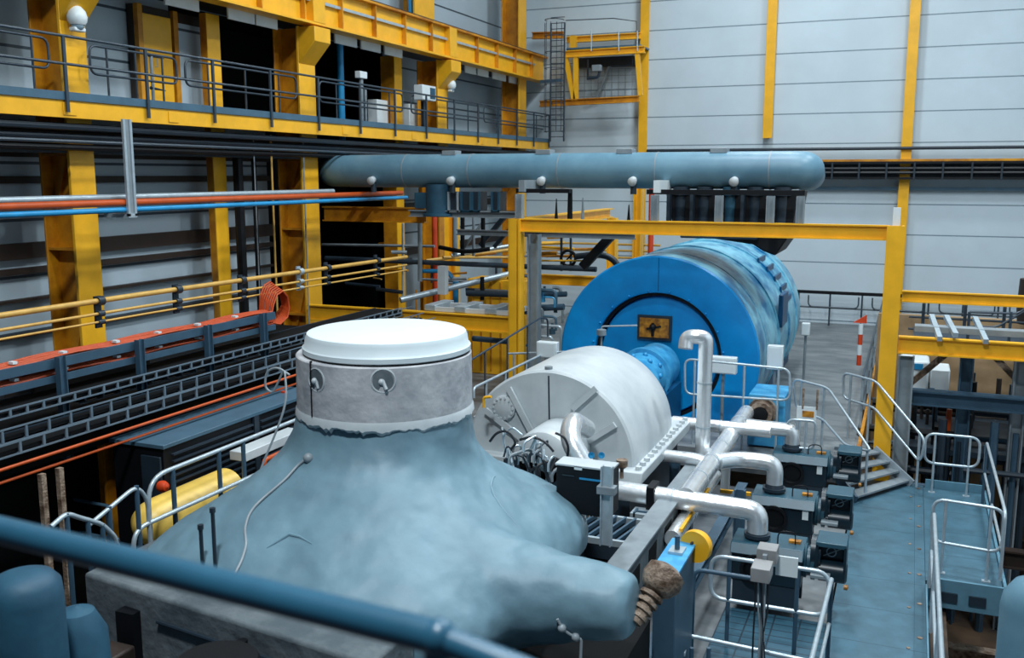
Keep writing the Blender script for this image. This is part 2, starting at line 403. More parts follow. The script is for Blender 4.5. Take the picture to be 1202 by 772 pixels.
# camera domes
def dome(x, y, z, s, label):
    t = thing('dome_camera', label, 'camera', (x, y, z), 'white dome cameras on the crane columns')
    MB().box((x+.005, y-.12*s, z+.16*s), (x+.1*s, y+.05*s, z+.42*s)).build('wall_bracket', 'white', t, .01)
    MB().lathe((x+.2*s, y, z), (0,0,1), [(.0,.13*s),(.06*s,.17*s),(.14*s,.18*s),(.24*s,.15*s),(.32*s,.08*s),(.35*s,.0)], 20).build('housing', 'white', t)
    MB().sphere((x+.2*s, y, z+.01*s), .12*s, 16, 10).build('lens_dome', 'glass', t)
    MB().box((x+.1*s, y-.12*s, z-.12*s), (x+.26*s, y+.14*s, z-.04*s)).build('visor', 'white', t, .02)
p = at(84, 26, 'x', XC+.05); dome(XC, p.y, p.z-.05, .85, 'large white dome camera on the crane column at the top left')
p = at(526, 102, 'x', XC+.05); dome(XC, p.y, p.z-.05, .75, 'small white dome camera high on the crane column beside the monitor box')
# monitor cabinet + lit mast
p = at(502, 118, 'x', -11.9)
t = thing('monitor_cabinet', 'white monitor cabinet with teal screen on the upper walkway rail', 'cabinet', (-11.95, p.y, p.z))
MB().box((-12.1, p.y-.38, p.z), (-11.85, p.y+.38, p.z+.38)).build('body', 'white', t, .01)
MB().box((-11.85, p.y+.05, p.z+.05), (-11.84, p.y+.33, p.z+.33)).build('screen', 'teal', t)
MB().box((-12.08, p.y-.04, 1.1), (-12.0, p.y+.04, p.z)).build('stand', 'dark', t)
p = at(425, 92, 'x', -12.4)
t = thing('lamp_pillar', 'grey mast with a pale square head behind the upper walkway rail', 'mast', (-12.4, p.y, 1.1))
MB().box((-12.45, p.y-.05, 1.1), (-12.4, p.y+.05, p.z)).build('pole', 'greysteel', t)
MB().box((-12.45, p.y+.12, 1.1), (-12.4, p.y+.2, p.z-.25)).build('pole', 'greysteel', t)
MB().box((-12.5, p.y-.16, p.z), (-12.35, p.y+.16, p.z+.16)).build('head', 'white', t, .01)
for k, px in enumerate((446, 483)):
    p = at(px, 130, 'x', -13.2)
    one('wall_cabinet', MB().box((-13.4, p.y-.3, 1.1), (-13.1, p.y+.25, 1.95)), 'white', ['white cabinet in the black bay left of the slim far column', 'white cabinet in the black bay right of the slim far column'][k], 'cabinet', None, .02)

# ------------------------------------------------------------------ services under the upper walkway
def runs(name, label, cat, specs, group=None):
    for k, (mt, r, pts, lb) in enumerate(specs):
        one(name, MB().tube(fillet(pts, .3), r, 8), mt, lb, cat, group)
runs('conduit', '', 'pipe', [
  ('dark', .055, [(-11.9, 3, .72), (-11.9, 31, .72)], 'dark pipe directly under the upper walkway, the highest and outermost'),
  ('dark', .045, [(-12.0, 3, .58), (-12.0, 31, .58)], 'dark pipe under the upper walkway, second down'),
  ('railg', .03, [(-11.85, 3, .5), (-11.85, 31, .5)], 'thin slate pipe under the upper walkway, the lowest outer one'),
  ('black', .07, [(-12.2, 3, .66), (-12.2, 31, .66)], 'black fat pipe at the back under the upper walkway'),
  ('black', .05, [(-12.1, 3, .42), (-12.1, 26, .42)], 'black lowest pipe at the back under the upper walkway')])
t = thing('cable_tray', 'dark cable tray hanging under the upper walkway', 'cable tray', (-12.6, 17, .3))
MB().box((-12.75, 3, .34), (-12.35, 30, .36)).build('tray_base', 'dark', t)
MB().box((-12.36, 3, .34), (-12.34, 30, .44)).build('side_rail', 'dark', t)
XP = -11.3
zp = at(240, 242, 'x', XP).z
for k, (mt, r, dx, dz, y1, lb, nm) in enumerate((('bluepipe', .042, .02, 0, 20.5, 'bright blue pipe running below the orange pipe along the left wall', 'blue_pipe'),
        ('orangep', .055, .0, .11, 20.3, 'orange pipe above the bright blue pipe along the left wall', 'orange_pipe'),
        ('galv', .05, -.16, .19, 17.6, 'pale lagged pipe lying above the orange pipe along the left wall', 'lagged_pipe'),
        ('orangep', .05, -.3, .10, 20.3, 'orange pipe behind the first, hidden half by it', 'orange_pipe'))):
    one(nm, MB().tube([(XP+dx, 3, zp+dz), (XP+dx, y1, zp+dz)], r, 12), mt, lb, 'pipe')
y0 = at(150, 245, 'x', XP).y
t = thing('pipe_hanger', 'long pale grey channel hanging from the upper walkway to the coloured pipes', 'hanger', (XP, y0, .85))
MB().box((XP+.06, y0-.09, zp-.1), (XP+.1, y0-.045, .84)).build('channel', 'galv', t)
MB().box((XP+.06, y0+.045, zp-.1), (XP+.1, y0+.09, .84)).build('channel', 'galv', t)
MB().box((XP+.05, y0-.045, zp-.1), (XP+.08, y0+.045, .84)).build('web', 'greysteel', t)
MB().box((XP-.4, y0-.09, zp-.12), (XP+.1, y0+.09, zp-.06)).build('cradle', 'galv', t)
# more vertical drop lines and posts near the dark bay
for k, (px, mt, r) in enumerate(((303, 'greysteel', .012), (323, 'tan', .02), (312, 'black', .10), (330, 'black', .05), (360, 'greysteel', .018))):
    p = at(px, 300, 'x', XC+.2)
    one('drop_pipe', MB().tube([(XC+.2-(.6 if r > .04 else 0), p.y, -3.6), (XC+.2-(.6 if r > .04 else 0), p.y, .8)], r, 8), mt,
        ['thin grey drop wire below the walkway, left of the dark riser', 'thin tan conduit dropping beside the middle crane column', 'fat black riser left of the middle crane column', 'black riser touching the middle crane column', 'thin grey drop line in front of the middle crane column'][k], 'pipe')
# ------------------------------------------------------------------ cable runs in front of the left wall
def zat(px, py, x): return at(px, py, 'x', x).z
XT = -9.6
t_clamps = []
for k, (py, r, lb) in enumerate(((371, .036, 'thick tan conduit, the highest of the three along the left wall'),
                                 (388, .02, 'thin tan conduit, the middle one of the three along the left wall'),
                                 (399, .015, 'thinnest tan conduit, the lowest of the three along the left wall'))):
    z0 = zat(0, py, XT)
    one('tan_conduit', MB().tube([(XT, 3, z0+.02), (XT, 10, z0), (XT, 17.4, z0-.07)], r, 10), 'tan', lb, 'conduit')
for k, px in enumerate((121, 213, 289, 357, 389, 447)):
    p = at(px, 350, 'x', XT+.06); zt = zat(0, 371, XT)+.06; zb = zat(0, 399, XT)-.08
    t = thing('conduit_clamp', ['dark conduit clamp in front of the nearest crane column', 'dark conduit clamp over the open grey wall', 'dark conduit clamp beside the slim yellow column',
        'pale conduit clamp in front of the middle crane column', 'grey conduit clamp just right of the middle crane column', 'dark conduit clamp farthest along, in the black bay'][k], 'clamp', (XT, p.y, zb), 'clamps on the tan conduits')
    MB().box((XT-.06, p.y-.05, zb), (XT-.03, p.y+.05, zt)).build('back_plate', 'dark' if k != 3 else 'galv', t)
    for py, r in ((371, .045), (388, .03), (399, .024)):
        z0 = zat(0, py, XT)
        MB().lathe((XT, p.y-.05, z0-.01*k), (0,1,0), [(0,r*.98),(0,r*1.35),(.1,r*1.35),(.1,r*.98)], 14).build('ring', 'dark' if k != 3 else 'galv', t)
# orange cable trays
XO = -9.2
YE = at(322, 370, 'x', XO).y
def cable_tray(z, h, label):
    t = thing('cable_tray', label, 'cable tray', (XO, 10, z), 'two-level tray of orange cables')
    MB().box((XO-.02, 3, z-.02), (XO+.02, YE, z+h)).build('side_rail', 'tray', t)
    MB().box((XO-.3, 3, z-.02), (XO-.28, YE, z+h)).build('side_rail', 'tray', t)
    MB().box((XO-.28, 3, z-.02), (XO-.02, YE, z)).build('tray_base', 'tray', t)
    return t
zu, zl = zat(0, 446, XO)+.02, zat(0, 464, XO)+.02
cable_tray(zu, .09, 'upper slate tray carrying orange cables along the left wall')
cable_tray(zl, .06, 'lower slate tray carrying orange cables along the left wall')
n = 0
for lev, z in (('upper', zu), ('lower', zl)):
    for k in range(8):
        x = XO-.045-.034*k; pts = []
        for j in range(40):
            y = 3+(YE-3)*j/39
            pts.append((x+.008*math.sin(j*1.3+k*2), y, z+(.095 if lev == 'upper' else .07)+.012*math.sin(j*.9+k)))
        if lev == 'upper':
            # the upper cables bend down at the tray's end into the lower tray
            e = V(pts[-1]); R = .14+.022*k; c = V((x, YE, (zu+zl)/2+.05))
            hh = (zu-zl)/2
            pts += [(x, YE+.05, zu+.2+.02*k), (x, YE+.15, zu+.34+.02*k), (x, YE+.3, zu+.38+.02*k), (x, YE+.42+.02*k, zu+.28), (x, YE+.46+.02*k, zu+.1), (x, YE+.4, zl+.12), (x, YE+.2, zl+.03), (x, YE, zl+.08)]
        one('orange_cable', MB().tube(pts, .016, 6), 'orange', 'orange cable lying in the %s slate tray%s' % (lev, ' and curling down at its end' if lev == 'upper' else ''), 'cable', 'orange cables in the %s slate tray' % lev)
for k, px in enumerate((12, 72, 135, 185, 232, 276)):
    p = at(px, 410, 'x', XO-.1)
    for lev, z in (('upper', zu), ('lower', zl)):
        one('cable_tie', MB().box((XO-.12, p.y-.03, z+(.11 if lev == 'upper' else .085)), (XO-.04, p.y+.03, z+(.14 if lev == 'upper' else .115))), 'white', 'white cable tie across the orange cables in the %s slate tray' % lev, 'cable tie', 'white cable ties in the %s tray' % lev)
for k, px in enumerate((70, 164, 245, 310)):
    p = at(px, 440, 'x', XO+.05)
    one('tray_post', MB().ibeam((XO+.08, p.y, zl-.95), (XO+.08, p.y, zu+.12), .10, .08, .012, up=(0,1,0)), 'tray',
        ['slate post of the orange cable trays nearest the left edge', 'slate post of the orange cable trays, second from the left edge', 'slate post of the orange cable trays, third from the left edge', 'slate post of the orange cable trays beside the curled cable ends'][k], 'post', 'posts of the orange cable trays')
# ladder racks below
def cable_ladder(X, zt, h, y0, y1, label, step=.3, w=.4, side=True, m='ladder'):
    t = thing('cable_ladder', label, 'cable ladder', (X-w/2, (y0+y1)/2, zt-h), 'cable ladders stepping down the left side')
    for z in (zt, zt-h): MB().box((X-.01, y0, z-.008), (X+.01, y1, z+.008)).build('side_rail', m, t)
    MB().box((X-w, y0, zt-h-.01), (X-w+.02, y1, zt-h+.06)).build('side_rail', 'dark', t)
    y = y0+.1
    while y < y1:
        MB().prism([(X-w, y-.015, zt-h-.01), (X+.008, y-.015, zt-h-.01), (X+.008, y-.015, zt), (X-.012, y-.015, zt), (X-.012, y-.015, zt-h+.01), (X-w, y-.015, zt-h+.01)], (0, .03, 0)).build('rung', m, t); y += step
    MB().box((X-w+.03, y0, zt-h+.02), (X-.03, y1, zt-h+.05)).build('cable_bundle', 'void', t)
    return t
cable_ladder(-8.95, zat(0, 483, -8.95), .09, 3, 16.0, 'pale cable ladder just below the orange cable trays', .22, .6)
cable_ladder(-8.75, zat(0, 506, -8.75), .15, 3, 16.5, 'cable ladder second below the orange trays, the middle one', w=.2)
cable_ladder(-8.5, zat(0, 524, -8.5), .13, 3, 16.5, 'lowest cable ladder, just above the two orange pipes')
cable_ladder(-9.8, zat(260, 418, -9.8), .14, 9, 18, 'cable ladder at the back beside the foot of the middle crane column', .3, .3)
XQ = -8.3
one('orange_pipe', MB().tube([(XQ, 3, zat(0, 552, XQ)), (XQ, 15.5, zat(0, 552, XQ))], .018, 10), 'orangep', 'thin orange pipe under the lowest cable ladder, the upper of two', 'pipe')
one('orange_pipe', MB().tube([(XQ-.05, 3, zat(0, 560, XQ)-.08), (XQ-.05, 15.5, zat(0, 560, XQ)-.08)], .016, 10), 'orangep', 'thin orange pipe under the lowest cable ladder, the lower of two', 'pipe')
for k, (px, py) in enumerate(((72, 560), (52, 575), (335, 470))):
    p = at(px, py, 'x', XQ+.02)
    one('orange_post', MB().box((XQ-.03, p.y-.03, -5.4 if k < 2 else -4.0), (XQ+.03, p.y+.03, zat(0, 560, XQ)-.11)), 'red' if k == 2 else 'rust',
        ['rusty brown post under the orange pipes, near the left edge', 'rusty brown post nearest the left edge, left of the other', 'short red-orange post beside the neck of the lagged casing'][k], 'post')
# pallets of dark stuff under the trays
p = at(110, 447, 'x', -9.6)
one('junction_chest', MB().box((-10.0, p.y-1.0, p.z-.12), (-9.5, p.y+.9, p.z+.12)), 'girt', 'rust-brown chest under the orange trays by the foot of the nearest crane column', 'chest', None, .01)
# added black ledge and backing, standing in for shade behind the ladders
zmz = zat(0, 552, XQ)-.16
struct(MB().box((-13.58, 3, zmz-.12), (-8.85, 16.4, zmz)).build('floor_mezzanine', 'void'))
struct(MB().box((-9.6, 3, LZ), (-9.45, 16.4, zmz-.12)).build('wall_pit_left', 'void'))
for k, (px0, px1, lab) in enumerate(((124, 152, 'short deep yellow post below the orange pipes, left of the black switchgear'),)):
    a, b = at(px0, 550, 'x', -9.0), at(px1, 550, 'x', -9.0)
    t = thing('yellow_post', lab, 'post', (-9.1, (a.y+b.y)/2, LZ))
    MB().box((-9.04, a.y, LZ), (-9.0, b.y, zmz-.13)).build('front_flange', 'yellow_old', t)
    MB().box((-9.3, (a.y+b.y)/2-.02, LZ), (-9.04, (a.y+b.y)/2+.02, zmz-.13)).build('web', 'yellow_old', t)

# ------------------------------------------------------------------ switchgear
S = at(193, 524, 'x', -7.95); E = at(345, 466, 'x', -7.95)
t = thing('switchgear', 'long black louvred switchgear cabinet with slate top behind the left guardrail', 'switchgear', (-8.3, (S.y+E.y)/2, -5.2))
y0, y1, zt = S.y, E.y+.6, (S.z+E.z)/2
MB().box((-8.75, y0, -5.2), (-7.97, y1, zt-.05)).build('body', 'black', t, .01)
MB().box((-8.78, y0-.03, zt-.05), (-7.94, y1+.03, zt)).build('top_panel', 'kerb', t, .006)
MB().box((-7.965, y0+1.65, -5.1), (-7.93, y0+1.75, zt-.05)).build('door_post', 'dark', t)
for d0, d1 in ((y0+.12, y0+1.62), (y0+1.8, y1-.1)):
    mb = MB()
    for j in range(15): mb.bar((-7.95, d0, zt-.15-.085*j), (-7.95, d1, zt-.15-.085*j), .05, .02)
    mb.build('louvres', 'dark', t)
MB().box((-8.3, y0-.03, -4.2), (-8.0, y0, zt-.15)).build('end_panel', 'dark', t, .01)
p = at(193, 571, 'x', -7.85)
one('warning_lamp', MB().lathe((-7.92, p.y, p.z), (1,0,0), [(0,.06),(.05,.07),(.1,.05),(.12,0)], 14), 'red', 'small red-orange lamp on the corner of the black switchgear', 'lamp')
# ------------------------------------------------------------------ cream tank, yellow box, orange frame
T0 = at(190, 606, 'x', -7.3); T1 = at(262, 580, 'x', -7.3)
t = thing('cream_tank', 'cream-yellow horizontal tank behind the left guardrail', 'tank', (-7.4, (T0.y+T1.y)/2, T0.z-.3))
MB().lathe((-7.4, T0.y-.1, T0.z-.08), (0,1,0), [(-.16,0),(-.13,.1),(-.05,.2),(.05,.245),(.2,.26),(T1.y-T0.y+.3,.26),(T1.y-T0.y+.36,.2),(T1.y-T0.y+.38,0)], 36).build('shell', 'tank', t)
for y in (T0.y+.2, T1.y-.1): MB().box((-7.65, y-.04, T0.z-.6), (-7.15, y+.04, T0.z-.28)).build('saddle', 'yellow_old', t)
p = at(276, 585, 'x', -7.4)
one('yellow_cabinet', MB().box((-7.75, p.y-.13, p.z-.5), (-7.35, p.y+.22, p.z+.12)), 'yellow', 'small bright yellow cabinet right of the cream tank', 'cabinet', None, .015)
a, b = at(310, 540, 'x', -7.3), at(345, 525, 'x', -7.3)
one('orange_pipe', MB().tube(fillet([(-7.3, a.y, a.z-.5), (-7.3, a.y, a.z), (-7.3, b.y+.4, b.z+.02)], .05), .03, 10), 'orangep', 'bent orange pipe beside the left shoulder of the lagged casing', 'pipe')
one('white_duct', MB().box((-7.75, a.y-.1, a.z-.02), (-7.5, b.y+.5, a.z+.1)), 'casing', 'white flat duct behind the bent orange pipe', 'duct', None, .01)

# ------------------------------------------------------------------ left guardrails
XG = -7.0
a = at(199, 551, 'x', XG); b = at(352, 491, 'x', XG)
t = thing('guardrail', 'galvanised two-rail guardrail with rounded end in front of the black switchgear', 'guardrail', (XG, (a.y+b.y)/2, a.z-1.1))
zt = (a.z+b.z)/2; y0 = at(175, 600, 'x', XG).y
MB().tube(fillet([(XG, y0, zt-1.05), (XG, y0, zt), (XG, b.y+.1, zt)], .28, 7), .024, 12).build('top_rail', 'galv', t)
c = at(310, 546, 'x', XG); zm = at(250, 577, 'x', XG).z; y2 = at(152, 640, 'x', XG).y
MB().tube(fillet([(XG+.05, y2, zm-.5), (XG+.05, y2, zm), (XG+.05, c.y, zm)], .2, 7), .024, 12).build('mid_rail', 'galv', t)
for px in (203, 258, 287):
    y = at(px, 560, 'x', XG).y
    MB().tube([(XG, y, zt-1.15), (XG, y, zt)], .026, 10).build('post', 'tray', t)
a = at(0, 568, 'z', -4.0); b = at(128, 594, 'z', -4.0)
t = thing('guardrail', 'dark slate guardrail crossing the dark pit at the left edge', 'guardrail', (a+b)/2-V((0,0,1)))
for dz in (0, -.42): MB().tube([a+V((-.4,0,dz)), b+V((0,0,dz))], .022, 10).build('rail', 'kerb', t)
for f in (.2, .45, .98): MB().tube([a.lerp(b, f), a.lerp(b, f)+V((0,0,-1.05))], .022, 10).build('post', 'tray', t)
a = at(128, 594, 'x', -6.95); b = at(160, 570, 'x', -6.95); c = at(173, 585, 'x', -6.95)
t = thing('guardrail', 'short slate rail rising to a rounded galvanised end left of the switchgear', 'guardrail', (-6.95, b.y, b.z-1))
MB().tube(fillet([a+V((0,-.25,-.1)), b, c, V((-6.95, c.y, c.z-.8))], .12), .022, 10).build('rail', 'galv', t)
MB().tube([b, b-V((0,0,1.0))], .024, 10).build('post', 'tray', t)
MB().tube([a, a-V((0,0,.8))], .024, 10).build('post', 'tray', t)
pts = [at(px, py, 'x', -6.6) for px, py in ((60, 618), (78, 602), (92, 607), (103, 610), (120, 615), (137, 632), (139, 650))]
t = thing('hoop_ladder', 'galvanised ladder hoops standing above the blurred dark rail', 'ladder', (-6.6, pts[2].y, pts[2].z-.9))
MB().tube(fillet(pts, .08), .022, 10).build('rail', 'galv', t)
for k in (1, 3, 4, 5):
    MB().tube([pts[k], pts[k]-V((0,0,.9))], .022, 10).build('post', 'tray', t)
# ------------------------------------------------------------------ back wall columns and trays
for k, (px, z0, lab) in enumerate(((756, LZ, 'yellow back wall column beside the corner gantry platform'), (904, 1.15, 'yellow back wall column above the right end of the big duct'), (1070, LZ, 'yellow back wall column farthest right, crossing the dark wall tray'))):
    p = at(px, 80, 'y', YB-.3); w = .15
    t = thing('wall_column', lab, 'column', (p.x, YB-.15, z0), 'yellow back wall columns')
    MB().box((p.x-w, YB-.32, z0), (p.x+w, YB-.28, 11.9)).build('front_flange', 'yellow', t, .005)
    MB().box((p.x-.03, YB-.28, z0), (p.x+.03, YB, 11.9)).build('web', 'yellow_old', t)
def zb(px, py, y=YB-.4): return at(px, py, 'y', y).z
XE = 6.5
one('conduit', MB().tube([(-8.3, YB-.4, zb(1000, 174.5)), (XE, YB-.4, zb(1000, 174.5))], .05, 10), 'dark', 'thin dark pipe across the back wall above the big duct', 'pipe')
one('wall_rail', MB().box((-3.4, YB-.55, zb(1000, 190)), (XE, YB-.3, zb(1000, 187))), 'yellow_old', 'thin dull yellow rail along the back wall above the dark tray', 'rail')
t = thing('wall_tray', 'dark cable tray on brackets along the back wall, right of the big duct', 'cable tray', (1.5, YB-.4, zb(1000, 210)))
za, zc = zb(1000, 209), zb(1000, 191)
for z in (za, zc): MB().box((-3.4, YB-.6, z-.035), (XE, YB-.56, z+.035)).build('side_rail', 'black', t)
MB().box((-3.4, YB-.56, za-.02), (XE, YB-.2, za)).build('tray_base', 'black', t)
for f in (.35, .62): MB().tube([(-3.4, YB-.5, za+(zc-za)*f), (XE, YB-.5, za+(zc-za)*f)], .05, 8).build('cable', 'cable', t)
MB().box((-3.4, YB-.22, za), (XE, YB-.2, zc)).build('back_plate', 'dark', t)
for i in range(12): MB().box((-3.2+.78*i, YB-.62, za-.05), (-3.15+.78*i, YB-.56, zc)).build('bracket', 'dark', t)
one('ledge', MB().box((-3.4, YB-.18, zb(1000, 223)), (XE, YB-.002, zb(1000, 219))), 'kerb', 'slate ledge along the back wall under the dark tray', 'ledge')

# ------------------------------------------------------------------ corner gantry platform with ladder
YG = 30.6
def g(px, py, y=YG): return at(px, py, 'y', y)
t = thing('gantry_platform', 'small yellow platform high in the far corner, on raking struts', 'platform', (g(705, 60).x, YG, g(700, 122).z))
MB().ibeam(g(662, 64), g(757, 58), .22, .2, .03).build('deck_beam', 'yellow', t)
MB().ibeam(g(664, 47, 31.6), g(752, 42, 31.6), .2, .2, .03).build('rear_beam', 'yellow', t)
a, b = g(664, 58), g(752, 54)
MB().box((a.x, YG-.1, a.z-.02), (b.x, 31.7, a.z+.03)).build('deck', 'kerb', t)
MB().ibeam(g(634, 122), g(750, 116), .2, .2, .03).build('lower_beam', 'yellow_old', t)
for p0, p1 in (((664, 66), (674, 118)), ((676, 66), (676, 118)), ((748, 60), (752, 112))): MB().bar(g(*p0), g(*p1), .14, .14).build('strut', 'yellow', t)
MB().bar(g(673, 42, 31.4), g(673, 58, 31.4), .2, .2).build('stub', 'yellow', t)
for px in (664, 694, 726, 748): MB().tube([g(px, 60, YG-.1), g(px, 36, YG-.1)], .02, 8).build('rail_post', 'galv', t)
MB().tube([g(664, 24, YG-.1), g(720, 21.5, YG-.1), g(747, 25, YG-.1), g(748, 60, YG-.1)], .015, 8).build('top_rail', 'dark', t)
one('crane_beam', MB().ibeam(at(625, 42, 'y', 31.4), at(662, 41, 'y', 31.4), .22, .2, .03), 'yellow_old', 'short dull yellow beam between the corner column and the ladder', 'beam')
one('dark_duct', MB().box((g(678, 72, 31.7).x, 31.5, g(700, 79, 31.7).z), (g(745, 72, 31.7).x, 31.95, g(700, 68, 31.7).z)), 'dark', 'dark flat duct behind the corner platform', 'duct', None, .02)
t = thing('hoist', 'small dark hoist hanging under the corner platform', 'hoist', g(690, 92))
MB().tube([g(690, 70), g(690, 92)], .035, 8).build('chain', 'black', t)
MB().tube(fillet([g(689, 92), g(702, 91), g(704, 84)], .1), .05, 8).build('hook', 'dark', t)
MB().box(g(699, 84)-V((.1,.1,0)), g(706, 76)+V((0,.1,0))).build('motor', 'greysteel', t, .02)
t = thing('mesh_panel', 'pale wire mesh panel with raking brace under the corner platform', 'mesh panel', g(700, 115, 31.6))
mb = MB()
for i in range(9): mb.tube([g(678+8*i, 80, 31.7), g(678+8*i, 118, 31.7)], .01, 6)
for j in range(5): mb.tube([g(676, 82+8*j, 31.7), g(746, 80+8*j, 31.7)], .01, 6)
mb.build('wires', 'greysteel', t)
MB().bar(g(700, 116, 31.6), g(718, 72, 31.6), .12, .08).build('brace', 'greysteel', t)
t = thing('caged_ladder', 'tall grey caged ladder in the far corner beside the crane girder', 'ladder', (g(650, 150, 30.2).x, 30.2, .9))
xa, xb = g(646, 100, 30.2).x, g(662, 100, 30.2).x
z0, z1 = g(650, 166, 30.2).z, g(650, 27, 30.2).z
for x in (xa, xb): MB().box((x-.02, 30.2, z0), (x+.02, 30.26, z1)).build('stile', 'railg', t)
for i in range(22): MB().tube([(xa, 30.22, z0+.15+.18*i), (xb, 30.22, z0+.15+.18*i)], .014, 6).build('rung', 'railg', t)
for i in range(8):
    z = z0+.3+.5*i; c = V(((xa+xb)/2, 30.2, z))
    MB().tube([c+V((math.cos(an)*.3, -.3+math.sin(an)*.33, 0)) for an in [PI*k/10*1.0+PI for k in range(-1, 12)]], .014, 6).build('hoop', 'railg', t)
for k in range(5):
    an = PI+PI*(k+.5)/5; x = (xa+xb)/2+math.cos(an)*.3; y = 29.9+math.sin(an)*.33
    MB().tube([(x, y, z0+.3), (x, y, z1-.05)], .012, 6).build('cage_bar', 'railg', t)
one('bracket_arm', MB().bar(g(634, 96, 30), g(660, 94, 30), .1, .1), 'tray', 'slate bracket arm joining the crane girder end to the caged ladder', 'bracket')

# ------------------------------------------------------------------ yellow portal frame across the machine
YF = 17.6
a = at(606, 257, 'y', YF); b = at(1052, 264, 'y', YF)
xl, xr = a.x, b.x; zt = (a.z+b.z)/2
t = thing('portal_frame', 'large yellow portal frame spanning in front of the blue generator', 'frame', ((xl+xr)/2, YF, LZ))
MB().ibeam((xl+.1, YF, zt-.125), (xr-.12, YF, zt-.125), .26, .14, .025).build('crossbeam', 'yellow', t)
MB().ibeam((xl, YF, FZ), (xl, YF, zt), .24, .26, .03, up=(1,0,0)).build('column', 'yellow', t)
MB().box((xl-.12, YF-.13, FZ), (xl+.06, YF-.1, zt)).build('column_face', 'yellow', t)
MB().ibeam((xr, YF, LZ), (xr, YF, zt), .26, .28, .03, up=(1,0,0)).build('column', 'yellow', t)
MB().box((xr-.14, YF-.16, LZ), (xr+.14, YF-.13, zt)).build('column_face', 'yellow', t)
MB().box((xr-.06, YF+.0, zt), (xr+.06, YF+.12, zt+.3)).build('pipe_stub', 'white', t)
one('grey_column', MB().ibeam((xl+.27, YF+.3, FZ), (xl+.27, YF+.3, zt-.32), .22, .22, .03, up=(1,0,0)), 'greysteel', 'grey steel column just behind the left yellow portal column', 'column')
one('grey_column', MB().ibeam((xr+.3, YF+.1, LZ), (xr+.3, YF+.1, -3.1), .26, .22, .03, up=(1,0,0)), 'greysteel', 'grey steel column just behind the right yellow portal column', 'column')
one('yellow_beam', MB().ibeam((xl-.02, YF+.15, zt-.12), (xl-.02, 24, zt-.12), .24, .22, .03), 'yellow', 'yellow beam running back from the left portal column towards the back wall', 'beam')
one('yellow_column', MB().ibeam((xl+.02, 24.15, FZ), (xl+.02, 24.15, zt-.25), .24, .24, .03, up=(1,0,0)), 'yellow', 'yellow column at the rear end of the beam, left of the generator', 'column')
zl2, zr2 = at(378, 352, 'y', YF).z, at(606, 378, 'y', YF).z
one('yellow_beam', MB().ibeam((-12.2, YF, (zl2+zr2)/2-.17), (xl-.14, YF, (zl2+zr2)/2-.17), .34, .16, .025), 'yellow', 'yellow beam from the middle crane column to the left portal column', 'beam')
p = at(640, 323, 'y', 23.0)
one('yellow_beam', MB().ibeam((-9.2, 23.0, p.z-.1), (-5.4, 23.0, p.z-.1), .26, .12, .03), 'yellow', 'yellow beam behind the left portal column, level with its middle', 'beam')
p0, p1 = at(385, 242, 'y', 19.2), at(500, 240, 'y', 19.2)
one('yellow_beam', MB().ibeam((p0.x-.1, 19.2, p0.z-.17), (p1.x, 19.2, p0.z-.17), .34, .2, .03), 'yellow_old', 'dull yellow beam below the left end of the big duct', 'beam')
for k, (px0, px1, y) in enumerate(((499, 519, 24.0), (470, 478, 26))):
    a, b = at(px0, 300, 'y', y), at(px1, 300, 'y', y)
    one('yellow_column', MB().ibeam(((a.x+b.x)/2, y, FZ), ((a.x+b.x)/2, y, .9 if k else .1), b.x-a.x, .3, .04, up=(1,0,0)), 'yellow_old' if k == 0 else 'yellow',
        ['dull yellow column in the dark bay left of the pipework', 'slim yellow column farther back in the dark bay'][k], 'column')
a, b = at(527, 230, 'y', 25.0), at(538, 230, 'y', 25.0)
one('yellow_column', MB().ibeam(((a.x+b.x)/2, 25, FZ), ((a.x+b.x)/2, 25, .1), .22, .3, .04, up=(1,0,0)), 'yellow', 'slim yellow column right of the teal hanging duct', 'column')
a, b = at(744, 230, 'y', 27.0), at(756, 230, 'y', 27.0)
one('yellow_column', MB().ibeam(((a.x+b.x)/2, 27, FZ), ((a.x+b.x)/2, 27, -.1), .25, .3, .04, up=(1,0,0)), 'yellow', 'yellow column seen just above the generator under the big duct', 'column')
a, b = at(763, 230, 'y', 26.5), at(767, 230, 'y', 26.5)
one('orange_pipe', MB().tube([((a.x+b.x)/2, 26.5, FZ), ((a.x+b.x)/2, 26.5, -.1)], .08, 10), 'red', 'vertical red-orange pipe beside the yellow column above the generator', 'pipe')
a = at(510, 270, 'y', 22)
one('orange_pipe', MB().tube([(a.x, 22, -3.6), (a.x, 22, -.2)], .07, 10), 'red', 'vertical red-orange pipe below the teal hanging duct', 'pipe')

# ------------------------------------------------------------------ big blue-grey duct
YD = 18.75; RD = .355
ZD = .085
L0 = at(412, 205, 'y', YD); R0 = at(938, 200, 'y', YD)
t = thing('overhead_duct', 'big blue-grey round overhead duct crossing above the generator', 'duct', (-7, YD, ZD-RD))
MB().tube([(L0.x, YD, ZD), (R0.x-.1, YD, ZD)], RD, 48, caps=True).build('shell', 'pipe', t)
MB().tube(fillet([(L0.x+.02, YD, ZD), (L0.x-.55, YD, ZD), (L0.x-.6, YD+.9, ZD)], .35, 8), RD*.98, 40).build('left_bend', 'pipe', t)
MB().tube(fillet([(R0.x-.12, YD, ZD), (R0.x+.1, YD, ZD), (R0.x+.12, YD+.8, ZD-.1)], .4, 10), [RD*1.0]*1+[RD*.98]*11+[RD*.8], 40).build('end_bend', 'pipe', t)
for px in (480, 556, 660, 773, 905):
    x = at(px, 200, 'y', YD).x
    MB().lathe((x-.012, YD, ZD), (1,0,0), [(0,RD*.99),(0,RD+.008),(.024,RD+.008),(.024,RD*.99)], 48).build('joint_band', 'greysteel', t)
